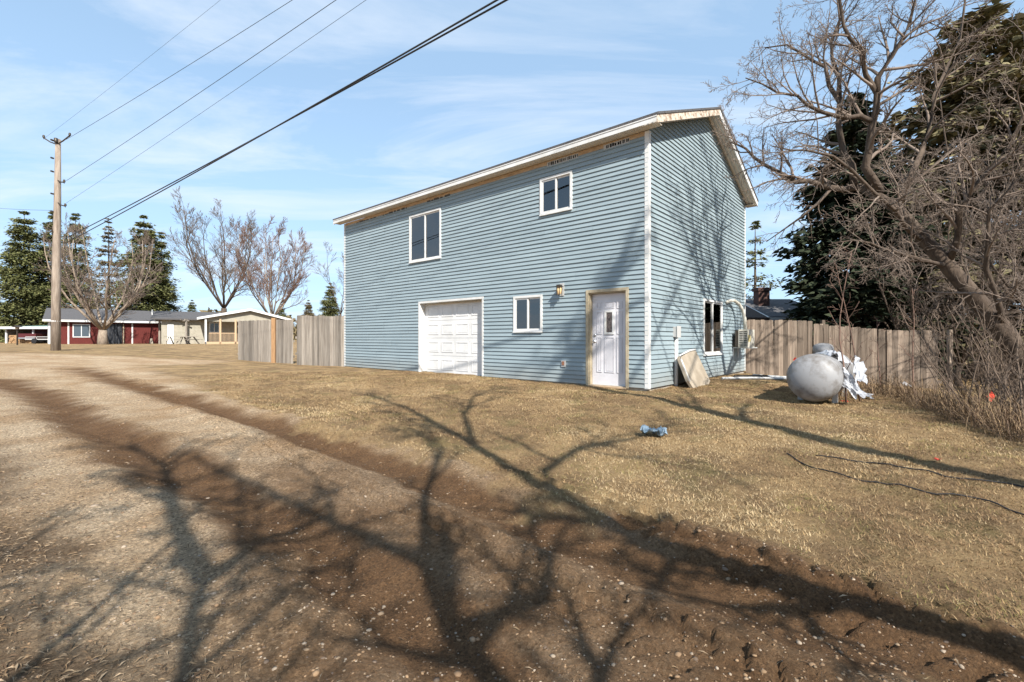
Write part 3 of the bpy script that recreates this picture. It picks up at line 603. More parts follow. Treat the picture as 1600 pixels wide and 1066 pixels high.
P = at(1328, 600, 7.9); crumple('plastic_sheet', P, .22, .62, .07, 7, 'plastic_film', 'long torn plastic strip hanging down the right side of tank', 'plastic sheet', rot=(R(62), R(-30), R(-20)))
q = pix(1349, 622); crumple('plastic_sheet', (q[0], q[1], gh(*q)+.07), .35, .18, .06, 9, 'plastic_film', 'crumpled plastic scrap on the ground right of the propane tank', 'plastic sheet', rot=(R(15), R(10), R(-35)))
q = pix(1415, 606); crumple('plastic_sheet', (q[0], q[1], gh(*q)+.10), .30, .22, .06, 11, 'plastic_film', 'small white plastic scrap in weeds in front of the fence', 'plastic sheet', rot=(R(30), 0, .4))
q = pix(1021, 683); crumple('rag', (q[0], q[1], gh(*q)+.05), .32, .26, .09, 13, 'rag_cloth', 'crumpled pale blue rag lying on the lawn', 'rag', rot=(0, 0, -.5), nn=20)
def flag(px, py, Y, s, label, rz):
    P = at(px, py, Y); g_ = gh(P.x, P.y); t = empty('marker_flag', (P.x, P.y, g_), rz, label, 'flag')
    h = P.z-g_; MB().tube([(0, .004, -.05), (0, .004, h+s*.6)], .004, 5).build('stake', 'metal_dark', t)
    mb = MB(); pts = [(0, -s*.7), (s*.75, .05*s), (.05*s, s*.7), (-s*.72, 0)]
    mb.prism([(x, -.004+.02*math.sin(x*9), h+z) for x, z in pts], (0, .003, 0)).build('flag_sheet', 'flag_red', t)
flag(1548, 620, 7.3, .13, 'red diamond marker flag on a thin stake in the thicket', .1)
flag(1242, 562, 12.3, .10, 'small faded orange flag in front of the brown fence', .2)
q = pix(1319, 631); crumple('orange_scrap', (q[0], q[1], gh(*q)+.03), .14, .1, .03, 15, 'flag_red', 'small orange scrap at the foot of the propane tank', 'scrap', nn=8)
q = pix(1464, 723); crumple('orange_scrap', (q[0], q[1], gh(*q)+.03), .07, .05, .02, 17, 'flag_red', 'tiny orange scrap beside the cables on the lawn', 'scrap', nn=8)
for pts, lab in ((((1229, 711), (1263, 729), (1330, 750), (1446, 771), (1533, 784), (1600, 804), (1720, 850)), 'black cable trailing loosely across the lawn, nearer the driveway'), (((1275, 712), (1332, 720), (1400, 732), (1476, 746), (1600, 764), (1720, 780)), 'black cable trailing across the lawn on the tank side')):
    pp_ = []
    for (a, b_) in zip(pts[:-1], pts[1:]):
        for k in range(6):
            u = k/6; q = pix(a[0]+(b_[0]-a[0])*u, a[1]+(b_[1]-a[1])*u); pp_.append((q[0], q[1]+.012*math.sin(len(pp_)*.9), gh(*q)+.012+.004*math.sin(len(pp_)*1.3)))
    tag(MB().tube(pp_, .006, 6).build('ground_cable', 'cable', None, True), lab, 'cable')
# ------------------------------------------------------------------ utility pole and wires
PX, PY = at(87, 540, 21).x, 21.; pg = gh(PX, PY); ptop = at(90, 218, 21).z
up = empty('utility_pole', (PX, PY, pg), 0, 'tall weathered wooden utility pole at the road', 'utility pole')
H = ptop-pg; MB().tube([(0, 0, -.4), (.02, 0, H*.3), (.08, 0, H*.7), (.11, 0, H)], [.175, .16, .125, .095], 14).build('pole', 'pole_wood', up, True)
def insul(x, y, z): return MB().lathe([(.012, -.06), (.012, .0), (.045, .01), (.05, .05), (.03, .06), (.045, .075), (.04, .11), (.015, .13)], 10, Matrix.Translation((x, y, z)))
for (x0, z0, x1, z1) in ((.11, -.25, .75, .12), (.11, -.25, -.42, .02), (.12, -1.85, .5, -1.98), (.12, -2.85, .55, -3.05)):
    MB().tube([(x0, -.05, H+z0), ((x0+x1)/2, -.1, H+(z0+z1)/2-.04), (x1, -.12, H+z1)], .028, 6).build('bracket_arm', 'metal_dark', up); insul(x1, -.12, H+z1).build('insulator', 'metal_dark', up, True)
for z in (.1, .9, 1.5, 2.5, 3.3, 4.2): MB().box(-.03, .03, -.22, -.10, H-z-.03, H-z+.03).build('bolt_plate', 'metal_dark', up)
MB().lathe([(.06, 0), (.07, .05), (.07, .2), (.02, .22)], 10, Matrix.Translation((.13, -.12, H-.2))).build('cap_insulator', 'metal_dark', up, True)
MB().lathe([(.172, 1.30), (.176, 1.32), (.172, 1.36)], 14).build('pole_band', 'grey_box', up)
def wire(a, b_, ext, r, sag, label, grp):
    a = Vector(a); b_ = Vector(b_); b_.z += sag*4*(1/ext)*(1-1/ext); d = b_-a; e_ = a+d*ext; pts = []
    for k in range(41):
        u = k/40; p = a.lerp(e_, u); p.z -= sag*4*u*(1-u); pts.append(p)
    return tag(MB().tube(pts, r, 5).build('power_line', 'wire', None, True), label, 'wire', grp)
def wz(px, Y, z): return ((px-800)/F*Y, Y, z)
pa = at(103, 372, 20.9)
for k, (dx, dz) in enumerate(((0, 0), (.0, -.22))):
    wire((pa.x, pa.y, pa.z+dz), tuple(at(797-k*10, -3-k*3, 7.5)), 2.2, .017, .35, ('upper' if k == 0 else 'lower')+' of two thick black service cables running overhead from pole', 'service cables')
T0 = Vector((PX+.1, PY-.12, 0))
for px, Y, zp, lab in ((460, 13, H+pg-.05, 'thin overhead wire from the highest arm of the utility pole'), (528, 10.8, H+pg-1.9, 'thin overhead wire from the middle bracket of the utility pole'), (575, 10.0, H+pg-2.9, 'thin overhead wire from the lowest bracket of the utility pole')):
    wire((PX+.6, PY-.12, zp), tuple(at(px, -2, Y)), 2.3, .0075 if px < 560 else .0045, .25, lab, 'thin overhead wires')
wire((PX-.42, PY-.1, H+pg), tuple(at(347, -2, 13.5)), 2.2, .0035, .2, 'faint overhead wire from the short arm of the utility pole', 'thin overhead wires')
wire((PX-.1, PY, H+pg-3.2), tuple(at(-40, 322, 24)), 2, .007, .2, 'thin wire leaving the utility pole away from the garage', 'thin overhead wires')
# ------------------------------------------------------------------ trees: generators
class Tree:
    def __init__(s, seed): s.r = random.Random(seed); s.polys = []; s.tips = []
    def limb(s, pts, rad): s.polys.append(([Vector(p) for p in pts], list(rad), 0))
    def grow(s, p, d, L, r, lvl, P):
        g_ = s.r; n_ = 4 if lvl < P['max'] else 3; pts = [p.copy()]; rad = [r]; d = d.normalized(); q = p.copy()
        for k in range(n_):
            d = (d+Vector((g_.gauss(0, P['wob']), g_.gauss(0, P['wob']), g_.gauss(0, P['wob'])+P['up'][min(lvl, len(P['up'])-1)]))).normalized(); q = q+d*(L/n_); pts.append(q.copy()); rad.append(max(P['rmin'], r*(1-(k+1)/n_*.75)))
        s.polys.append((pts, rad, lvl)); s.kids(pts, rad, L, lvl, P)
    def kids(s, pts, rad, L, lvl, P, start=.2, num=None):
        if lvl >= P['max']: return
        g_ = s.r; k_ = num or P['n'][min(lvl, len(P['n'])-1)]
        for i in range(k_):
            u = start+(1-start)*(i+g_.random())/k_; x = u*(len(pts)-1); j = min(int(x), len(pts)-2); p = pts[j].lerp(pts[j+1], x-j); d = (pts[j+1]-pts[j]).normalized(); rr = rad[j]+(rad[j+1]-rad[j])*(x-j)
            a = d.cross(Vector((g_.gauss(0, 1), g_.gauss(0, 1), g_.gauss(0, 1)))).normalized(); th_ = R(g_.uniform(*P['ang'])); nd = d*math.cos(th_)+a*math.sin(th_)
            s.grow(p, nd, L*P['ratio']*(1.15-.6*u)*g_.uniform(.7, 1.25), max(P['rmin'], min(rr*.62, r_cap(L))), lvl+1, P)
    def parts(s, split=1):
        a, b_ = MB(), MB()
        for pts, rad, lvl in s.polys:
            (a if lvl < split else b_).tube(pts, rad, 8 if lvl == 0 else 5 if lvl == 1 else 3, cap=lvl == 0)
        return a, b_
def r_cap(L): return .02*L+.004
def plant_tree(name, T, base, label, group, m0, m1, split=1, cat='tree'):
    t = empty(name, base, 0, label, cat, group); a, b_ = T.parts(split)
    off = Vector(base); 
    for mb in (a, b_): mb.v = [(v[0]-off.x, v[1]-off.y, v[2]-off.z) for v in mb.v]
    a.build('trunk', m0, t, True); b_.build('crown', m1, t, True); print(name, len(a.f)+len(b_.f)); return t
def bare_tree(seed, base, H_, spread, P, stems=3, r0=.18, fork=.25, lean=(0, 0)):
    T = Tree(seed); g_ = T.r; base = Vector(base); fk = base+Vector((lean[0], lean[1], H_*fork))
    T.limb([base-Vector((0, 0, .2)), base.lerp(fk, .5)+Vector((g_.gauss(0, .05), g_.gauss(0, .05), 0)), fk], [r0*1.25, r0, r0*.85])
    for i in range(stems):
        a = i/stems*6.283+g_.random(); tip = fk+Vector((math.cos(a)*spread*g_.uniform(.5, 1), math.sin(a)*spread*g_.uniform(.5, 1), H_*(1-fork)*g_.uniform(.75, 1.02)))
        pts = [fk-Vector((0, 0, .1))]; n_ = 6
        for k in range(1, n_+1): u = k/n_; p = fk.lerp(tip, u); p += Vector((math.cos(a), math.sin(a), 0))*spread*.22*math.sin(u*3.14)+Vector((g_.gauss(0, .12), g_.gauss(0, .12), 0))*H_*.03; pts.append(p)
        rad = [r0*.29*(1-.86*k/n_) + .008 for k in range(n_+1)]; T.limb(pts, rad); T.kids(pts, rad, H_*.42, 0, P, .12)
    return T
PB = dict(max=3, n=(12, 8, 6), ang=(22, 48), ratio=.5, wob=.10, up=(.12, .10, .08), rmin=.006)
GRP = 'bare trees behind the houses'
b0 = at(161, 541, 43); b0.z = gh(b0.x, b0.y); plant_tree('bare_tree', bare_tree(11, b0, 11.2, 5.0, dict(PB, n=(11, 7, 5), rmin=.011), 10, .36, .12), b0, 'pale multi-stemmed bare tree standing in front of the red house', GRP, 'bark_light', 'twig_grey')
b0 = at(350, 530, 62); b0.z = .9; plant_tree('bare_tree', bare_tree(12, b0, 17.8, 5.4, dict(PB, rmin=.014), 8, .40, .26), b0, 'tall bare maple with dark upright limbs behind the porch house', GRP, 'bark', 'twig')
b0 = at(425, 530, 58); b0.z = .9; plant_tree('bare_tree', bare_tree(13, b0, 14.8, 4.6, dict(PB, rmin=.014), 9, .30, .2), b0, 'reddish bare tree with dense fine twigs above the grey gate fence', GRP, 'bark_light', 'twig_red')
b0 = at(532, 530, 60); b0.z = .9; plant_tree('bare_tree', bare_tree(14, b0, 12.5, 2.4, dict(PB, n=(9, 6, 4), rmin=.012), 4, .16, .3), b0, 'slender bare tree half hidden behind the garage corner', GRP, 'bark', 'twig')
# --- conifers
def conifer_mesh(seed, H_, R_, n_wh, m, dens=1., thin=0., droop=.25, bare=.05, lay=.55, pw=.8):
    rg = np.random.default_rng(seed); V = []; C0 = []; quads = []
    tr_ = MB().tube([(0, 0, -.3), (0, 0, H_*.5), (0, 0, H_*.98)], [R_*.055+.05, R_*.035+.03, .02], 7)
    P_, A_, B_ = [], [], []
    for w in range(n_wh):
        u = min(.985, bare+(1-bare)*(w+rg.random()*2.2)/n_wh); z = H_*u; Lb = R_*(1-u)**pw*(.6+.65*rg.random())*(1 if u > .12 else .8)+.12
        nb = int(7+4*rg.random())
        for k in range(nb):
            if rg.random() < thin: continue
            a = rg.random()*6.283; L_ = Lb*(.6+.5*rg.random()); dr = droop*(1-u)+.05*rg.standard_normal(); ns = max(4, int(L_*8*dens))
            tr_.tube([(0, 0, z), (math.cos(a)*L_*.5, math.sin(a)*L_*.5, z-dr*L_*.45), (math.cos(a)*L_, math.sin(a)*L_, z-dr*L_*.6+.12*L_*.3)], [.018+.008*L_, .012+.004*L_, .006], 3, False)
            s = np.sqrt(rg.random(int(ns*3.4)))*.95+.05; off = rg.standard_normal((int(ns*3.4), 3))*np.array([.10, .10, .085])*L_**.6*lay*2
            hx = np.cos(a)*L_*s; hy = np.sin(a)*L_*s; hz = z-dr*L_*(s*.75-.15*s*s)
            lat = rg.uniform(-1, 1, int(ns*3.4))*.42*L_*np.minimum(1, (1.08-s)*1.5); p = np.stack([hx-np.sin(a)*lat, hy+np.cos(a)*lat, hz-np.abs(lat)*.18], -1)+off
            sa = a+np.sign(lat)*(.5+.4*rg.random(int(ns*3.4))); ln = (.15+.17*rg.random(int(ns*3.4)))*(.62+.12*R_)
            dirv = np.stack([np.cos(sa), np.sin(sa), -.25+.35*rg.standard_normal(int(ns*3.4))*.6], -1)*ln[:, None]; sd = np.cross(dirv, np.array([0, 0, 1.])+rg.standard_normal((int(ns*3.4), 3))*.6); sd = sd/np.maximum(1e-6, np.linalg.norm(sd, axis=1))[:, None]*(ln*.30)[:, None]
            P_.append(p); A_.append(dirv); B_.append(sd)
    P_ = np.concatenate(P_); A_ = np.concatenate(A_); B_ = np.concatenate(B_); n_ = len(P_)
    V = np.stack([P_-A_*.3, P_+B_, P_+A_*.9, P_-B_], 1).reshape(-1, 3); fc_ = np.arange(n_*4).reshape(-1, 4)
    print('conifer', n_); return tr_, V, fc_
CM = {}
def conifer(key, base, scale, rz, label, group, m, sz=None, **kw):
    if key not in CM:
        tr_, V, fc_ = conifer_mesh(**kw, m=m); CM[key] = (tr_.mesh('trunk', 'bark', True), np_mesh('crown', V, fc_, m, 4))
    t = empty('spruce_tree', base, rz, label, 'tree', group)
    for nm, me_ in zip(('trunk', 'crown'), CM[key]):
        if nm == 'crown' and me_.materials[0] != MATS[m]: me_ = me_.copy(); me_.materials[0] = MATS[m]
        o = link(bpy.data.objects.new(nm, me_)); o.parent = t; o.scale = (scale, scale, sz or scale)
    return t
KA = dict(seed=1, H_=17, R_=4.8, n_wh=50, dens=1.35, bare=.02, lay=.95, droop=.45); KB = dict(seed=2, H_=17, R_=3.5, n_wh=46, thin=.12, dens=1.35, bare=.05, lay=.95, droop=.4); G2 = 'spruces behind the red house'
def cpos(px, Y): p = at(px, 535, Y); p.z = gh(p.x, p.y); return p
conifer('A', cpos(38, 60), 1.0, 0, 'broad dense green spruce above the carport, biggest of the row', G2, 'needle', **KA)
conifer('B', cpos(82, 63), 1.05, 1, 'spruce directly behind the utility pole', G2, 'needle', **KB)
conifer('B', cpos(118, 62), 1.02, 2.4, 'narrow thin-crowned spruce just beyond the utility pole', G2, 'needle', **KB)
conifer('C', cpos(170, 62), .98, 4, 'sparse brownish spruce with a bushy tip behind the bare tree', G2, 'needle_brown', seed=3, H_=17, R_=3.0, n_wh=42, thin=.4, dens=.8, bare=.12)
conifer('A', cpos(225, 60), .97, 2, 'pointed full spruce over the right end of the red roof', G2, 'needle', **KA)
conifer('B', cpos(252, 64), .90, 5, 'lower narrow spruce leaning out beside the pointed spruce', G2, 'needle', **KB)
conifer('A', cpos(516, 75), .56, 3, 'small dark spruce beyond the fence by the garage corner', 'far spruces', 'needle', **KA)
conifer('A', cpos(482, 80), .42, 1, 'small brownish spruce beyond the grey fence', 'far spruces', 'needle_brown', **KA)
conifer('A', cpos(440, 85), .40, 4, 'low dark spruce behind the reddish bare tree', 'far spruces', 'needle', **KA)
conifer('A', cpos(300, 80), .42, 4.5, 'low dark spruce under the tall bare maple', 'far spruces', 'needle', **KA)
conifer('P', at(1182, 500, 38) - Vector((0, 0, 0)) if False else Vector((at(1180, 500, 38).x, 38, -.1)), 1.0, 1, 'pine with tufted needles just past the rear corner of garage', None, 'needle', seed=5, H_=11.2, R_=2.2, n_wh=15, thin=.3, dens=.8, droop=-.15, bare=.2, lay=.9)
conifer('D', Vector((at(1335, 500, 20).x, 20, -.15)), 1.0, .5, 'dark dense spruce towering behind the brown fence', 'big spruces behind the fence', 'needle_dark', seed=6, H_=12.2, R_=3.9, n_wh=52, dens=1.7, bare=.02, droop=.22)
conifer('E', Vector((at(1530, 500, 21).x, 21, -.2)), 1.0, 2.5, 'huge brownish spruce filling the sky above the thicket', 'big spruces behind the fence', 'needle_olive', seed=8, H_=16.5, R_=6.4, n_wh=56, dens=1.2, bare=.02, thin=.1, pw=.55)
conifer('E', Vector((24.5, 17, -.2)), .9, 1.2, 'large spruce at the far end of the thicket', 'big spruces behind the fence', 'needle_olive')
# --- the leaning tree on the right
T = Tree(21)
def lp(l, Y): return [at(p[0], p[1], p[2] if len(p) > 2 else Y) for p in l]
TB = Vector((10.3, 8.9, gh(10.3, 8.9)))
trunk = [TB-Vector((0, 0, .2)), at(1570, 520, 9.0), at(1480, 415, 9.2), at(1400, 325, 9.5), at(1345, 292, 9.7)]
T.limb(trunk, [.20, .168, .138, .115, .09])
PT = dict(max=3, n=(15, 9, 7), ang=(28, 68), ratio=.42, wob=.17, up=(.03, .0, -.03), rmin=.0034)
LB = [([(1345, 292, 9.7), (1290, 292, 9.8), (1245, 285, 9.9), (1195, 258, 10.0), (1165, 232, 10.2), (1140, 222, 10.3)], .085),
      ([(1375, 300, 9.6), (1352, 262, 9.4), (1362, 200, 9.3), (1370, 145, 9.2), (1345, 80, 9.0), (1318, 40, 8.9), (1308, -60, 8.8)], .105),
      ([(1370, 145, 9.2), (1392, 90, 9.1), (1420, 40, 8.9), (1440, -40, 8.7)], .075),
      ([(1335, 290, 9.7), (1318, 240, 9.9), (1312, 160, 10.1), (1290, 105, 10.2), (1250, 82, 10.4), (1195, 75, 10.5)], .085),
      ([(1362, 190, 9.3), (1320, 185, 9.2), (1262, 165, 9.0), (1215, 145, 8.9), (1165, 122, 8.8)], .06),
      ([(1440, 375, 9.3), (1400, 330, 8.9), (1330, 265, 8.5), (1260, 235, 8.2), (1205, 228, 8.0)], .055),
      ([(1312, 160, 10.1), (1300, 90, 10.4), (1312, 30, 10.6), (1300, -50, 10.8)], .055),
      ([(1400, 325, 9.5), (1440, 240, 9.9), (1460, 150, 10.2), (1500, 60, 10.5), (1510, -40, 10.7)], .08),
      ([(1480, 415, 9.2), (1500, 330, 8.7), (1560, 250, 8.4), (1600, 180, 8.2), (1650, 80, 8.0)], .08),
      ([(1480, 415, 9.2), (1420, 400, 8.8), (1360, 380, 8.5), (1300, 380, 8.3)], .05),
      ([(1400, 325, 9.5), (1420, 290, 10.2), (1480, 240, 10.8), (1540, 200, 11.3)], .06),
      ([(1570, 520, 9.), (1540, 420, 8.6), (1545, 330, 8.3), (1600, 250, 8.0)], .07)]
for pts, r in LB:
    q = lp(pts, 9); n_ = len(q); rad = [r*.85*(1-.82*k/(n_-1)) for k in range(n_)]
    pp_ = []                                   # a little crookedness between the given points
    rr_ = []
    for k in range(n_-1):
        pp_ += [q[k], q[k].lerp(q[k+1], .5)+Vector((T.r.gauss(0, .05), T.r.gauss(0, .05), T.r.gauss(0, .05)))]; rr_ += [rad[k], (rad[k]+rad[k+1])/2]
    pp_.append(q[-1]); rr_.append(rad[-1]); T.limb(pp_, rr_); T.kids(pp_, rr_, 3.1, 0, PT, .15)
plant_tree('leaning_tree', T, TB, 'large bare tree leaning over the brown fence towards the garage', None, 'bark', 'twig_grey')
# --- bare trees and thicket on the right
PS = dict(max=3, n=(10, 6, 4), ang=(20, 60), ratio=.45, wob=.15, up=(.05, .02, 0), rmin=.005)
G3 = 'bare trees in the thicket'
for i, (px, Y, H_, sp_, st, lab) in enumerate(((1500, 16.0, 7.5, 2.6, 7, 'tangled bare tree behind the end of the brown fence'), (1590, 13.5, 8.0, 2.4, 7, 'tall bare tree rising from the far thicket'), (1430, 17.5, 6.5, 2.6, 7, 'bare tree with dense twigs in front of the big spruces'), (1570, 19, 9.5, 3.5, 8, 'wide bare tree in front of the huge brownish spruce'), (1680, 12, 9.0, 3.0, 7, 'bare tree standing past the end of the thicket'))):
    b0 = at(px, 560, Y); b0.z = gh(b0.x, b0.y); plant_tree('bare_tree', bare_tree(40+i, b0, H_, sp_, dict(PS, n=(12, 7, 4)), st, .10, .1), b0, lab, G3, 'bark', 'twig_grey')
def shrub(seed, n_st, H_, sp_, P):
    T = Tree(seed); g_ = T.r
    for i in range(n_st):
        a = g_.random()*6.283; b0 = Vector((g_.gauss(0, .22), g_.gauss(0, .22), -.05)); d = Vector((math.cos(a)*sp_, math.sin(a)*sp_, 1)); h = H_*g_.uniform(.55, 1.05); pts = [b0]; dd = d.normalized()
        for k in range(5): dd = (dd+Vector((g_.gauss(0, .10), g_.gauss(0, .10), .03))).normalized(); pts.append(pts[-1]+dd*h/5)
        rad = [.013*(1-.75*k/5) for k in range(6)]; T.limb(pts, rad); T.kids(pts, rad, h*.5, 0, P, .2)
    return T
SH = [shrub(60, 16, 1.9, .42, dict(max=2, n=(7, 4), ang=(20, 60), ratio=.45, wob=.13, up=(.05, .03), rmin=.0032)), shrub(61, 13, 2.3, .35, dict(max=2, n=(7, 4), ang=(20, 55), ratio=.42, wob=.13, up=(.05, .03), rmin=.0032)), shrub(62, 20, 1.3, .55, dict(max=2, n=(6, 4), ang=(25, 70), ratio=.5, wob=.16, up=(.02, 0), rmin=.003))]
SHM = [(a.mesh('stem', 'twig', True), b_.mesh('crown', 'twig', True)) for a, b_ in (s.parts() for s in SH)]
SPOT = [(1545, 655, 1), (1590, 660, 2), (1640, 670, 1), (1530, 628, 1), (1580, 630, 0), (1630, 640, 2), (1560, 612, 2), (1620, 618, 0), (1690, 650, 1), (1600, 600, 1), (1540, 600, 0), (1670, 610, 0), (1760, 640, 2)]
for i, (px, py, k) in enumerate(SPOT):
    q = pix(px, py); t = empty('bare_shrub', (q[0], q[1], gh(*q)), i*1.9, ('leafless brown shrub of middle height in the thicket', 'tall upright leafless shrub in the thicket', 'low spreading leafless shrub in the thicket')[k], 'shrub', 'leafless shrubs of the thicket')
    s_ = .8+.35*rng.random()
    for nm, me_ in zip(('stem', 'crown'), SHM[k]): o = link(bpy.data.objects.new(nm, me_)); o.parent = t; o.scale = (s_, s_, s_*rng.uniform(.85, 1.15))
for i, (px, py, hh, lab) in enumerate(((1322, 632, 2.7, 'thin bare sapling growing against the side of propane tank'), (1344, 628, 2.6, 'thin bare sapling holding the plastic bag'), (1430, 625, 2.2, 'thin bare sapling in front of the fence end section'), (1378, 615, 1.7, 'short bare sapling in weeds between tank and fence'))):
    q = pix(px, py); T = Tree(80+i); b0 = Vector((q[0], q[1], gh(*q)-.05)); pts = [b0]; d = Vector((T.r.gauss(0, .08), T.r.gauss(0, .08), 1))
    for k in range(7): d = (d+Vector((T.r.gauss(0, .05), T.r.gauss(0, .05), .05))).normalized(); pts.append(pts[-1]+d*hh/7)
    rad = [.017*(1-.8*k/7) for k in range(8)]; T.limb(pts, rad); T.kids(pts, rad, hh*.42, 0, dict(max=2, n=(9, 4), ang=(25, 55), ratio=.42, wob=.1, up=(.08, .05), rmin=.003), .2)
    plant_tree('bare_sapling', T, b0, lab, 'saplings around the tank', 'twig_red', 'twig_red', cat='sapling')
# --- trees behind the camera whose shadows cross the drive
def cast(px, py, h):
    h *= .75; x, y = pix(px, py); k = h/math.tan(SUN_EL); return Vector((x+math.sin(SUN_AZ)*k, y+math.cos(SUN_AZ)*k, float(g0(x, y))+h))
PC = dict(max=3, n=(9, 6, 4), ang=(25, 60), ratio=.42, wob=.14, up=(.06, .03, 0), rmin=.008)
G4 = 'bare trees behind the photographer'
def shade_tree(seed, base, limbs, lab, L=3.2, P=PC):
    T = Tree(seed)
    for pts, r0, r1 in limbs:
        n_ = len(pts); rad = [r0+(r1-r0)*k/(n_-1) for k in range(n_)]; T.limb(pts, rad)
        T.kids(pts, rad, L, 0, P, .3)
    b0 = Vector(base); plant_tree('shade_tree', T, b0, lab, G4, 'bark', 'twig')
bA = Vector((4.0, -2.2, gh(4.0, -2.2))); a1 = cast(1600, 1015, 3.0); a2 = cast(1250, 915, 4.6); a3 = cast(1000, 840, 6.0); a4 = cast(865, 775, 7.2); a5 = cast(740, 695, 9.0); a6 = cast(640, 640, 10.6); a7 = cast(570, 615, 12)
shade_tree(101, bA, [([bA, a1, a2, a3, a4], .085, .075), ([a4, a5, a6, a7], .10, .02), ([a4, cast(850, 735, 8), cast(905, 700, 9), cast(1000, 683, 10), cast(1060, 660, 11)], .07, .02), ([a5, cast(725, 650, 10), cast(740, 620, 11), cast(770, 608, 12)], .06, .02)], 'bare tree leaning across the driveway, out of the picture')
bB = Vector((1.9, -3.6, gh(1.9, -3.6))); c1 = cast(790, 1075, 5.0); c2 = cast(710, 980, 5.8); c3 = cast(665, 880, 6.6); c4 = cast(662, 780, 8.0); c5 = cast(690, 700, 9.6)
shade_tree(102, bB, [([bB, bB.lerp(c1, .6), c1, c2, c3], .072, .064), ([c3, c4, c5, cast(640, 670, 11)], .06, .02), ([c3, cast(575, 840, 7.3), cast(490, 800, 8), cast(400, 755, 9), cast(300, 715, 10)], .06, .02), ([c2, cast(850, 940, 6.6), cast(855, 880, 7.3), cast(900, 800, 8.5)], .06, .02)], 'forked bare tree close behind the camera position')
bC = Vector((.6, -4.2, gh(.6, -4.2))); e1_ = cast(288, 1075, 5.2); e2_ = cast(300, 960, 6.0); e3_ = cast(320, 905, 6.5)
shade_tree(103, bC, [([bC, bC.lerp(e1_, .6), e1_, e2_, e3_], .046, .04), ([e3_, cast(280, 825, 7.4), cast(262, 760, 8.3), cast(250, 720, 9.2), cast(200, 690, 10.4)], .08, .025), ([e3_, cast(380, 870, 7.2), cast(420, 835, 7.8), cast(520, 800, 8.6)], .07, .025)], 'slim bare tree behind the camera beside the verge')
bF = Vector((6.15, -.9, gh(6.15, -.9))); f1 = cast(1600, 760, 5.8); f2 = cast(1300, 690, 7.8); f3 = cast(1150, 652, 9.6); f4 = cast(1012, 621, 12.2)
def castw(y, z, h):   # point whose shadow falls on the front wall
    p = bpt(-.02, y, z); k = h/SD.z; return p+SD*k
shade_tree(104, bF, [([bF, f1, f2, f3, f4, castw(1.75, .3, 10.2), castw(1.3, 1.6, 10.4), castw(.6, 2.7, 10.8)], .14, .12), ([castw(1.75, .3, 10.2), castw(1.95, .7, 10.6), castw(2.05, 1.3, 11.)], .10, .03), ([castw(2.2, .0, 9.8), castw(1.9, .5, 10.2), castw(1.6, 1.0, 10.4)], .10, .05), ([castw(1.5, 1.0, 10.2), castw(.95, 2.2, 10.5), castw(.35, 3.3, 11)], .09, .04), ([castw(1.9, .1, 10.), castw(1.6, .5, 10.1), castw(1.45, 1.2, 10.3)], .12, .05), ([f4+Vector((0, 0, .6)), bpt(3.0, 0, 3.6)+SD*13.5, bpt(3.6, 0, 5.2)+SD*14], .035, .015), ([f3+Vector((0, 0, .6)), bpt(4.6, 0, 2.0)+SD*13., bpt(4.4, 0, 4.4)+SD*14], .035, .015)], 'slender bare tree beside the camera that shades the lawn', 3.4, dict(PC, n=(6, 5, 4), rmin=.008))
bL = Vector((-1.7, -2.0, gh(-1.7, -2.0))); plant_tree('shade_tree', bare_tree(105, bL, 5.2, 1.5, dict(PC, n=(8, 6, 4), rmin=.006), 6, .08, .1), bL, 'twiggy low bare tree behind the camera that darkens the verge', G4, 'bark', 'twig')
# ------------------------------------------------------------------ background houses
def house_box(root, x0, x1, y0, y1, z0, z1, m, name='wall'): return MB().box(x0, x1, y0, y1, z0, z1).build(name, m, root)
def bwin(root, x0, x1, y, z0, z1, dark='glass_dark'):
    w = MB()
    for (a, b_, c, d) in ((x0-.08, x0, z0-.08, z1+.08), (x1, x1+.08, z0-.08, z1+.08), (x0, x1, z1, z1+.08), (x0, x1, z0-.08, z0), ((x0+x1)/2-.03, (x0+x1)/2+.03, z0, z1)): w.box(a, b_, y-.06, y, c, d)
    r = w.build('window', 'white_trim', root); MB().box(x0, x1, y-.03, y-.01, z0, z1).build('pane', dark, r)
mat('glass_dark', (.06, .08, .10), .1, spec=.6)
ry = 46.; ang_ = lambda px: math.atan((px-800)/F)
lr = lambda px: 62*(ang_(px)-ang_(76))
lc = lambda px: 57*(ang_(px)-ang_(252))
rx0, rx1 = at(76, 0, ry).x, 0; rz = gh(-40, ry)-.15; rh = at(0, 501, ry).z
hs = empty('red_house', (rx0, ry, rz), R(41), 'long low dark red house with grey shingle roof', 'house'); Lr = lr(258); hh = rh-rz
house_box(hs, 0, Lr, 0, 7, -.3, hh, 'barn_red')
mb = MB().prism([(-.4, -.5, hh-.05), (-.4, 3.5, hh+1.25), (-.4, 7.5, hh-.05), (-.4, 7.5, hh+.12), (-.4, 3.5, hh+1.42), (-.4, -.5, hh+.12)], (Lr+.6, 0, 0)); mb.build('roof', 'shingle', hs)
MB().box(-.4, Lr+.2, -.53, -.5, hh-.1, hh+.10).build('gutter', 'white_trim', hs)
MB().box(-.05, .12, -.06, 0, -.2, hh).box(-.06, 0, 0, 7, hh-.15, hh+.1).build('corner_trim', 'white_trim', hs)
for px in (107, 211): x = lr(px); MB().box(x, x+.12, -.05, 0, -.2, hh).build('trim_board', 'white_trim', hs)
bwin(hs, lr(117), lr(142), 0, at(0, 526, ry).z-rz, at(0, 507, ry).z-rz)
x0, x1 = lr(168), lr(196)
mb = MB(); n_ = 16
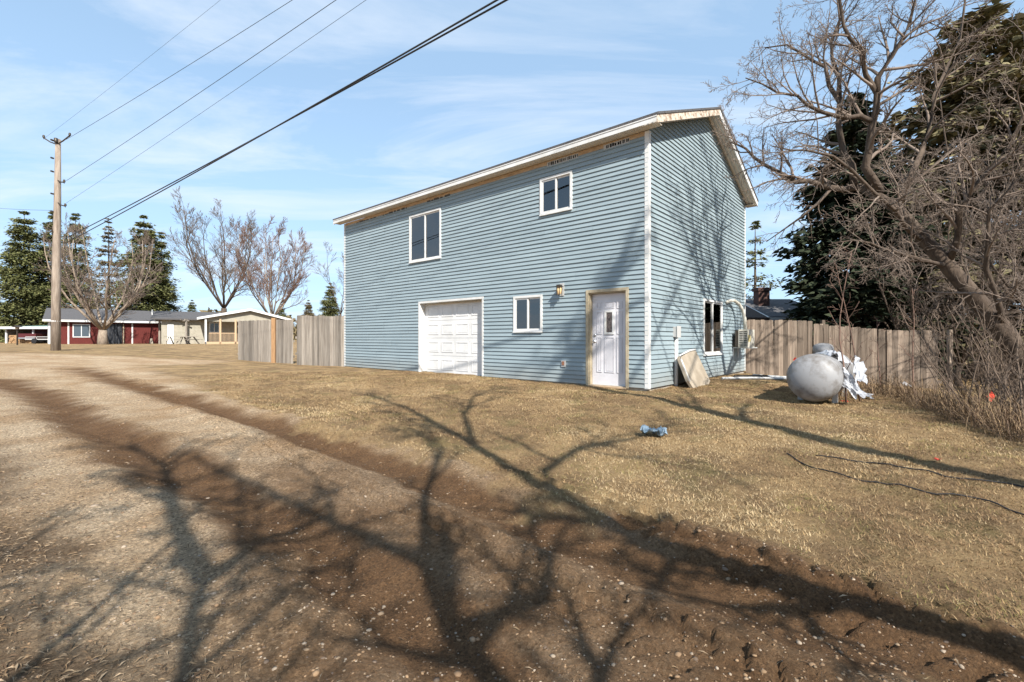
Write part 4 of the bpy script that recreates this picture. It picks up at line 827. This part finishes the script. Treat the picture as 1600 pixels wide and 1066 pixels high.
for i in range(n_): mb.poly([(x0+(x1-x0)*i/n_, -.08-.05*math.sin(i*1.9), -.1), (x0+(x1-x0)*(i+1)/n_, -.08-.05*math.sin(i*1.9+1.9), -.1), (x0+(x1-x0)*(i+1)/n_, -.08-.04*math.sin(i*1.9+1.9), hh-.25), (x0+(x1-x0)*i/n_, -.08-.04*math.sin(i*1.9), hh-.25)])
mb.build('tarp', 'tarp_dark', hs); MB().box(x1+.05, x1+.14, -.06, 0, 0, hh-.2).build('door_frame', 'cream_trim', hs)
MB().prism([(lr(240), -.4, 0), (lr(246), -.4, 0), (lr(244), -.4, .75), (lr(241), -.4, .7)], (0, .1, 0)).build('leaning_board', 'concrete', hs)
MB().tube([(Lr*.93, 2, hh+.6), (Lr*.93, 2, hh+1.5)], .06, 8).build('vent_pipe', 'white_trim', hs)
cy_ = 46.5; cx0 = at(252, 0, cy_).x; cz = gh(-30, cy_)-.1
hs = empty('cream_house', (cx0, cy_, cz), R(31), 'cream house with grey roof and covered gable porch', 'house'); hh = at(0, 499, cy_).z-cz; Lc = lc(440)
house_box(hs, 0, Lc, 0, 8, -.3, hh, 'cream_siding')
MB().prism([(-.8, -.6, hh-.05), (-.8, 4, hh+.85), (-.8, 8.6, hh-.05), (-.8, 8.6, hh+.1), (-.8, 4, hh+1.02), (-.8, -.6, hh+.1)], (Lc*.55, 0, 0)).build('roof', 'shingle', hs)
px0, px1 = lc(312), lc(455); pr = at(392, 481, cy_); prx = lc(392); przz = pr.z-cz; pe = at(0, 497, cy_).z-cz
MB().prism([(px0, -3, pe), (prx, -3, przz), (px1, -3, pe), (px1, -3, pe-.16), (prx, -3, przz-.2), (px0, -3, pe-.16)], (0, 8, 0)).build('porch_roof', 'shingle', hs)
MB().prism([(px0, -3.06, pe+.02), (prx, -3.06, przz+.02), (px1, -3.06, pe+.02), (px1, -3.06, pe-.2), (prx, -3.06, przz-.22), (px0, -3.06, pe-.2)], (0, .05, 0)).build('porch_fascia', 'white_trim', hs)
MB().prism([(px0+.6, -2.6, pe-.1), (prx, -2.6, przz-.25), (px1-.6, -2.6, pe-.1), (px1-.6, -2.6, pe-.35), (px0+.6, -2.6, pe-.35)], (0, .1, 0)).build('porch_gable', 'cream_siding', hs)
for px in (325, 347, 370, 440): x = lc(px); MB().box(x-.08, x+.08, -2.9, -2.74, -.1, pe-.1).build('porch_post', 'white_trim' if px == 325 else 'raw_wood', hs)
MB().box(px0+.6, px1-.6, -2.9, 0, -.1, .32).build('porch_deck', 'raw_wood', hs)
mb = MB().box(lc(330), lc(370), -2.86, -2.8, 1.15, 1.22); 
for k in range(24): x = lc(330)+k*.108; mb.box(x, x+.03, -2.85, -2.81, .35, 1.16)
mb.build('porch_railing', 'raw_wood', hs)
bwin(hs, lc(330), lc(343), 0, 1.35, 2.25)
MB().box(lc(262), lc(272), -.05, 0, .1, 2.1).build('door', 'white_paint', hs)
def picnic(px, Y, label, rz):
    p = at(px, 535, Y); t = empty('picnic_table', (p.x, p.y, gh(p.x, p.y)), rz, label, 'table', 'picnic tables'); MB().box(-.9, .9, -.38, .38, .70, .75).build('table_top', 'fence_grey', t)
    for s in (-1, 1): MB().box(-.9, .9, s*.75-.13, s*.75+.13, .42, .46).build('bench', 'fence_grey', t)
    for x in (-.6, .6):
        for s in (-1, 1): MB().obox((x, s*.42, .36), (.03, 0, 0), (0, s*.30, -.36), (0, .05, .02)).build('leg', 'fence_grey', t)
    return t
picnic(276, 45, 'grey wooden picnic table at the end of red house', .2); picnic(293, 44.5, 'wooden picnic table nearer the cream porch', -.3)
p = at(268, 535, 47); t = empty('pergola', (p.x, p.y, gh(p.x, p.y)), 0, 'open wooden pergola between the red and cream houses', 'pergola')
for x in (-1.2, 1.5):
    for y in (0, 2): MB().box(x-.07, x+.07, y-.07, y+.07, 0, 2.35).build('post', 'fence_grey', t)
for k in range(8): MB().box(-1.5+k*.43, -1.44+k*.43, -.3, 2.3, 2.4, 2.52).build('rafter', 'fence_grey', t)
for y in (0, 2): MB().box(-1.6, 1.8, y-.05, y+.05, 2.3, 2.4).build('beam', 'fence_grey', t)
# carport, pickup, wood pile, trailer
ky = 52.; kx = at(8, 0, ky).x; kz = gh(-54, ky); t = empty('carport', (kx, ky, kz), 0, 'open carport with white frame and green metal roof', 'carport'); kw = at(76, 0, ky).x-kx; kh = at(0, 512, ky).z-kz
for x in (0, kw*.62, kw-.1):
    for y in (0, 5): MB().box(x, x+.14, y, y+.14, -.1, kh).build('post', 'white_trim', t)
MB().prism([(-.3, -.4, kh), (-.3, 5.5, kh+.35), (-.3, 5.5, kh+.43), (-.3, -.4, kh+.08)], (kw+.6, 0, 0)).build('roof', 'green_roof', t)
MB().box(-.3, kw+.3, -.45, -.4, kh-.16, kh+.1).build('fascia', 'white_trim', t); MB().box(0, kw, 5.2, 5.3, 0, kh+.3).box(0, .06, .2, 5.2, 0, kh).build('back_wall', 'fence_grey', t)
p = at(30, 535, 51.6); t = empty('firewood_pile', (p.x, p.y, gh(p.x, p.y)), 0, 'stacked split firewood under the carport', 'firewood')
for r in range(6):
    for k in range(16): MB().lathe([(.07+rng.random()*.03, 0), (.07+rng.random()*.03, .45)], 6, Matrix.Translation((-1.1+k*.155+(r % 2)*.07, rng.uniform(-.05, .05), .09+r*.15)) @ Matrix.Rotation(R(-90), 4, 'X')).build('log', 'firewood', t)
def pickup(base, rz, label):
    t = empty('pickup_truck', base, rz, label, 'truck')
    MB().prism([(-2.6, -.9, .45), (2.5, -.9, .45), (2.6, -.9, .75), (2.5, -.9, 1.02), (1.2, -.9, 1.08), (.6, -.9, 1.65), (-.7, -.9, 1.68), (-.85, -.9, 1.08), (-2.6, -.9, 1.08)], (0, 1.8, 0)).build('body', 'car_paint', t)
    MB().prism([(1.05, -.91, 1.1), (.56, -.91, 1.58), (-.62, -.91, 1.6), (-.7, -.91, 1.1)], (0, .02, 0)).prism([(1.05, .89, 1.1), (.56, .89, 1.58), (-.62, .89, 1.6), (-.7, .89, 1.1)], (0, .02, 0)).build('side_window', 'glass_dark', t)
    MB().obox((.93, 0, 1.36), (.26, 0, -.26), (0, .78, 0), (.01, 0, .01)).build('windscreen', 'glass_dark', t)
    for x in (-1.7, 1.65):
        for y in (-.86, .66):
            w = MB().lathe([(.2, 0), (.36, .02), (.38, .1), (.36, .2), (.2, .22)], 18, Matrix.Translation((x, y+.2, .38)) @ Matrix.Rotation(R(90), 4, 'X')).build('wheel', 'rubber', t, True); MB().lathe([(.02, -.004), (.2, -.003), (.2, .02)], 12, Matrix.Translation((x, y+.2, .38)) @ Matrix.Rotation(R(90), 4, 'X')).build('rim', 'metal_bright', w)
    for y in (-.7, .55): MB().box(2.53, 2.58, y, y+.2, .75, .9).build('headlight', 'white_paint', t)
    MB().box(-2.68, -2.6, -.85, .85, .5, .65).build('bumper', 'metal_bright', t)
p = at(60, 535, 53); pickup((p.x, p.y+.8, gh(p.x, p.y)), R(100), 'dark red pickup truck parked under the carport')
p = at(58, 537, 49.5); t = empty('utility_trailer', (p.x, p.y, gh(p.x, p.y)), 0, 'low flat utility trailer parked before the carport', 'trailer'); MB().box(-1.3, 1.2, 0, 1.4, .42, .52).build('bed', 'grey_box', t); MB().box(-1.3, 1.2, 0, .04, .70, .76).box(-1.3, -1.25, 0, .04, .5, .76).box(-.1, -.05, 0, .04, .5, .76).box(1.15, 1.2, 0, .04, .5, .76).build('side_rail', 'grey_box', t); MB().box(1.2, 2.1, .66, .74, .42, .5).build('tongue', 'grey_box', t)
MB().lathe([(.05, 0), (.28, .02), (.28, .16), (.05, .18)], 14, Matrix.Translation((-.2, .0, .28)) @ Matrix.Rotation(R(90), 4, 'X')).build('wheel', 'rubber', t)
p = at(27, 537, 40); t = empty('bird_feeder', (p.x, p.y, gh(p.x, p.y)), 0, 'bird feeder with small roof on a thin dark post', 'bird feeder'); MB().box(-.04, .04, -.04, .04, -.1, 1.35).build('post', 'metal_dark', t); MB().box(-.18, .18, -.15, .15, 1.33, 1.38).build('tray', 'metal_dark', t); MB().prism([(-.3, -.22, 1.52), (.3, -.22, 1.52), (0, -.22, 1.68)], (0, .44, 0)).build('roof', 'metal_dark', t); MB().box(-.1, .1, -.08, .08, 1.38, 1.54).build('hopper', 'raw_wood', t)
# neighbour's house beyond the brown fence
ny_ = 25.; nx0 = at(1120, 0, ny_).x; nz0 = gh(at(1220, 0, ny_).x, ny_); t = empty('brown_roofed_house', (nx0, ny_, nz0), 0, 'low house with dark shingle roof and chimney behind the brown fence', 'house')
nL = at(1292, 0, ny_).x-nx0; ne = at(0, 499, ny_).z-nz0; nrz = at(0, 471, ny_+4).z-nz0; vx = at(1183, 0, ny_).x-nx0
house_box(t, 0, nL, .3, 8, -.3, ne, 'cream_siding')
MB().prism([(vx, -.2, ne), (vx, 4, nrz), (vx, 8.4, ne), (vx, 8.4, ne+.14), (vx, 4, nrz+.14), (vx, -.2, ne+.14)], (nL-vx+.4, 0, 0)).build('roof', 'shingle', t); MB().box(vx, nL+.4, -.24, -.2, ne-.12, ne+.1).build('gutter', 'white_trim', t)
MB().prism([(-2, -1.2, ne-.1), (vx, -1.2, ne-.1), (vx-.2, 3.5, nrz+.25), (-2, 3.5, nrz+.25)], (0, 0, .14)).build('roof', 'shingle_brown', t); MB().obox((vx-.02, 1.1, (ne+nrz)/2+.1), (.04, 0, 0), (0, 2.3, (nrz-ne)/2+.12), (0, 0, .08)).build('rake_board', 'white_trim', t)
MB().box(-2, vx, -1.1, .3, -.3, ne-.1).build('wall', 'cream_siding', t)
x = at(1197, 0, ny_+2).x-nx0; MB().box(x-.32, x+.32, 2.2, 2.8, ne, at(0, 452, ny_+2.4).z-nz0).box(x-.38, x+.38, 2.14, 2.86, at(0, 455, ny_+2.4).z-nz0, at(0, 450, ny_+2.4).z-nz0).build('chimney', 'brick_dark', t)
# far woods along the horizon
rg = np.random.default_rng(5); P_ = []; 
for a in np.linspace(-62, 62, 260):
    d_ = 140+rg.random()*60; h_ = (4+5*rg.random())*(1.0 if abs(a) < 70 else 1); cx_, cy2 = math.sin(R(a))*d_, math.cos(R(a))*d_; k = 220
    u = rg.random(k); P_.append(np.stack([cx_+rg.standard_normal(k)*2.4*(1-u*.7), cy2+rg.standard_normal(k)*2.4*(1-u*.7), u*h_+.3], -1))
P_ = np.concatenate(P_); k = len(P_); A_ = rg.standard_normal((k, 3))*.45; B_ = rg.standard_normal((k, 3))*.35; V = np.stack([P_-A_, P_+B_, P_+A_, P_-B_], 1).reshape(-1, 3)
tag(link(bpy.data.objects.new('distant_woods', np_mesh('distant_woods', V, np.arange(k*4).reshape(-1, 4), 'needle_brown', 4))), 'far band of brown and green woods along the horizon', 'woods', kind='stuff')
# ------------------------------------------------------------------ grass blades, litter, gravel
def scatter(n_, x0, x1, y0, y1, power, seed):
    rg = np.random.default_rng(seed); y = y0+(y1-y0)*rg.random(n_)**power; x = rg.uniform(-1, 1, n_)*(1.25*y+1.2); m_ = (x > x0) & (x < x1); return x[m_], y[m_], rg
x, y, rg = scatter(1150000, -9, 13, 1.6, 15, 1.25, 1)
la, so, li = masks(x, y); bx_ = (x-BC[0])*D2[0]+(y-BC[1])*D2[1]; by_ = (x-BC[0])*D1[0]+(y-BC[1])*D1[1]
ok = (rg.random(len(x)) < np.clip(la*1.3-.25, 0, 1)*(.45+.55*(fbm(x, y, 1.6, 91) > .42))) & ~((bx_ > -.03) & (by_ > -.03) & (bx_ < 7.4) & (by_ < 12.2))
x, y = x[ok], y[ok]; n_ = len(x); z = gz(x, y); a = rg.random(n_)*6.283; ln = rg.uniform(.014, .045, n_)*(.6+.9*fbm(x, y, 1.4, 95))*(.75+.05*np.minimum(y, 8)); tilt = rg.uniform(.75, 1.55, n_); w = rg.uniform(.0010, .0022, n_)*(1+.13*y)
dx, dy = np.cos(a), np.sin(a); hx, hz = np.sin(tilt), np.cos(tilt); b0 = np.stack([x, y, z-.004], -1); s_ = np.stack([-dy, dx, 0*dx], -1)*w[:, None]
tip = b0+np.stack([dx*hx*1.05*ln, dy*hx*1.05*ln, hz*.9*ln+.004], -1)
V = np.stack([b0-s_, b0+s_, tip], 1).reshape(-1, 3); fq = np.arange(n_*3).reshape(-1, 3)
pal = np.array([(.42, .285, .14), (.49, .355, .19), (.33, .212, .105), (.22, .138, .073), (.52, .395, .23), (.215, .18, .064)]); gp_ = fbm(x, y, 1.7, 97); pr_ = rg.random(n_)
ci = np.where(pr_ < .30, 0, np.where(pr_ < .52, 1, np.where(pr_ < .74, 2, np.where(pr_ < .86, 3, 4)))); ci = np.where((gp_ > .54) & (rg.random(n_) < .5), 5, ci); brn = fbm(x, y, 1.1, 99); ci = np.where((brn > .51) & (rg.random(n_) < .66), 3, ci); ci = np.where((brn < .42) & (rg.random(n_) < .4), 4, ci)
colr = np.repeat(pal[ci]*rg.uniform(.65, 1.05, (n_, 1)), 3, 0)
tag(link(bpy.data.objects.new('dry_grass', np_mesh('dry_grass', V, fq, 'dry_grass', 3, colr))), 'short dormant straw-coloured grass covering the lawn', 'grass', kind='stuff'); print('blades', n_)
# chips and straw on the left verge and scattered over the drive
x, y, rg = scatter(110000, -9, 7, 1.5, 9, 1.3, 2); la, so, li = masks(x, y)
ok = rg.random(len(x)) < np.clip(li*.95+.022*(1-la)+.02*la, 0, 1); x, y = x[ok], y[ok]; n_ = len(x); z = gz(x, y)
a = rg.random(n_)*6.283; ln = rg.uniform(.008, .03, n_); w = ln*rg.uniform(.05, .15, n_); d_ = np.stack([np.cos(a), np.sin(a), rg.uniform(-.15, .25, n_)], -1)*ln[:, None]; s_ = np.stack([-np.sin(a), np.cos(a), rg.uniform(-.3, .3, n_)], -1)*w[:, None]; p = np.stack([x, y, z+.006], -1); up_ = np.array([0, 0, .008])
V = np.stack([p-d_, p+s_+up_*.6, p+d_, p-s_+up_], 1).reshape(-1, 3); pal = np.array([(.20, .138, .08), (.14, .09, .05), (.085, .054, .032), (.29, .215, .14)]); colr = np.repeat(pal[rg.integers(0, 4, n_)]*rg.uniform(.7, 1.15, (n_, 1)), 4, 0)
tag(link(bpy.data.objects.new('leaf_litter', np_mesh('leaf_litter', V, np.arange(n_*4).reshape(-1, 4), 'litter', 4, colr))), 'dead leaves and wood chips along the driveway verge', 'litter', kind='stuff'); print('chips', n_)
# gravel
ico = np.array([(0, 0, 1), (.894, 0, .447), (.276, .851, .447), (-.724, .526, .447), (-.724, -.526, .447), (.276, -.851, .447), (.724, .526, -.447), (-.276, .851, -.447), (-.894, 0, -.447), (-.276, -.851, -.447), (.724, -.526, -.447), (0, 0, -1)])
icf = np.array([(0,1,2),(0,2,3),(0,3,4),(0,4,5),(0,5,1),(1,6,2),(2,7,3),(3,8,4),(4,9,5),(5,10,1),(6,7,2),(7,8,3),(8,9,4),(9,10,5),(10,6,1)])
x, y, rg = scatter(42000, -9, 6, 1.5, 11, 1.5, 3); la, so, li = masks(x, y); den = (1-la)*(1-.35*so)*(.25+.75*(fbm(x, y, 1.8, 71) > .45))
ok = rg.random(len(x)) < den; x, y = x[ok], y[ok]; n_ = len(x); z = gz(x, y); sz = np.minimum(.003+rg.exponential(.0026, n_), .021); V = ico[None]*(1+rg.uniform(-.25, .25, (n_, 12, 1)))
sc = np.stack([sz*rg.uniform(.8, 1.5, n_), sz*rg.uniform(.7, 1.2, n_), sz*rg.uniform(.35, .7, n_)], -1); V = V*sc[:, None, :]; a = rg.random(n_)*6.283; c_, s_ = np.cos(a)[:, None], np.sin(a)[:, None]
V = np.stack([V[..., 0]*c_-V[..., 1]*s_+x[:, None], V[..., 0]*s_+V[..., 1]*c_+y[:, None], V[..., 2]+z[:, None]+sc[:, None, 2]*.05], -1).reshape(-1, 3)
pal = np.array([(.22, .16, .105), (.19, .125, .075), (.28, .225, .17), (.12, .088, .065), (.22, .145, .085)]); colr = np.repeat(pal[rg.integers(0, 5, n_)]*rg.uniform(.75, 1.15, (n_, 1)), 12, 0)
tag(link(bpy.data.objects.new('gravel', np_mesh('gravel', V, (np.arange(n_)[:, None, None]*12+icf[None]).reshape(-1, 3), 'litter', 3, colr))), 'loose pebbles scattered over the sandy driveway', 'gravel', kind='stuff'); print('stones', n_)
# tall dry weeds along the right thicket
rg = np.random.default_rng(9); q0 = [pix(*p) for p in ((1290, 628), (1420, 622), (1500, 650), (1600, 690), (1760, 740))]; n_ = 3600; t_ = rg.random(n_)*(len(q0)-1); i_ = np.minimum(t_.astype(int), len(q0)-2); f_ = t_-i_; qa = np.array(q0)
base = qa[i_]*(1-f_)[:, None]+qa[i_+1]*f_[:, None]; base += np.abs(rg.standard_normal((n_, 1)))*np.array([[.45, 1.1]])+rg.standard_normal((n_, 2))*.12
x, y = base[:, 0], base[:, 1]; z = gz(x, y); a = rg.random(n_)*6.283; ln = rg.uniform(.15, .75, n_); tl = rg.uniform(.1, 1.25, n_); d_ = np.stack([np.cos(a)*np.sin(tl), np.sin(a)*np.sin(tl), np.cos(tl)], -1)*ln[:, None]; s_ = np.stack([-np.sin(a), np.cos(a), 0*a], -1)*.003; p = np.stack([x, y, z-.01], -1)
bend = np.stack([np.cos(a), np.sin(a), -1.2+0*a], -1)*(ln*.16)[:, None]; V = np.stack([p-s_, p+s_, p+d_*.6+s_, p+d_*.6-s_, p+d_+bend], 1).reshape(-1, 3); k = np.arange(n_)[:, None]*5
colr = np.repeat(np.array([(.24, .165, .095), (.17, .115, .07), (.12, .08, .055)])[rg.integers(0, 3, n_)]*rg.uniform(.7, 1.2, (n_, 1)), 5, 0)
tag(link(bpy.data.objects.new('dry_weeds', np_mesh('dry_weeds', V, np.concatenate([k+np.array([0, 1, 2]), k+np.array([0, 2, 3]), k+np.array([3, 2, 4])]), 'dry_grass', 3, colr))), 'tall dead weeds between the lawn and the thicket', 'weeds', kind='stuff')
print('objects', len(bpy.data.objects), 'tris', sum(len(p.vertices)-2 for m_ in bpy.data.meshes if m_.users for p in m_.polygons))
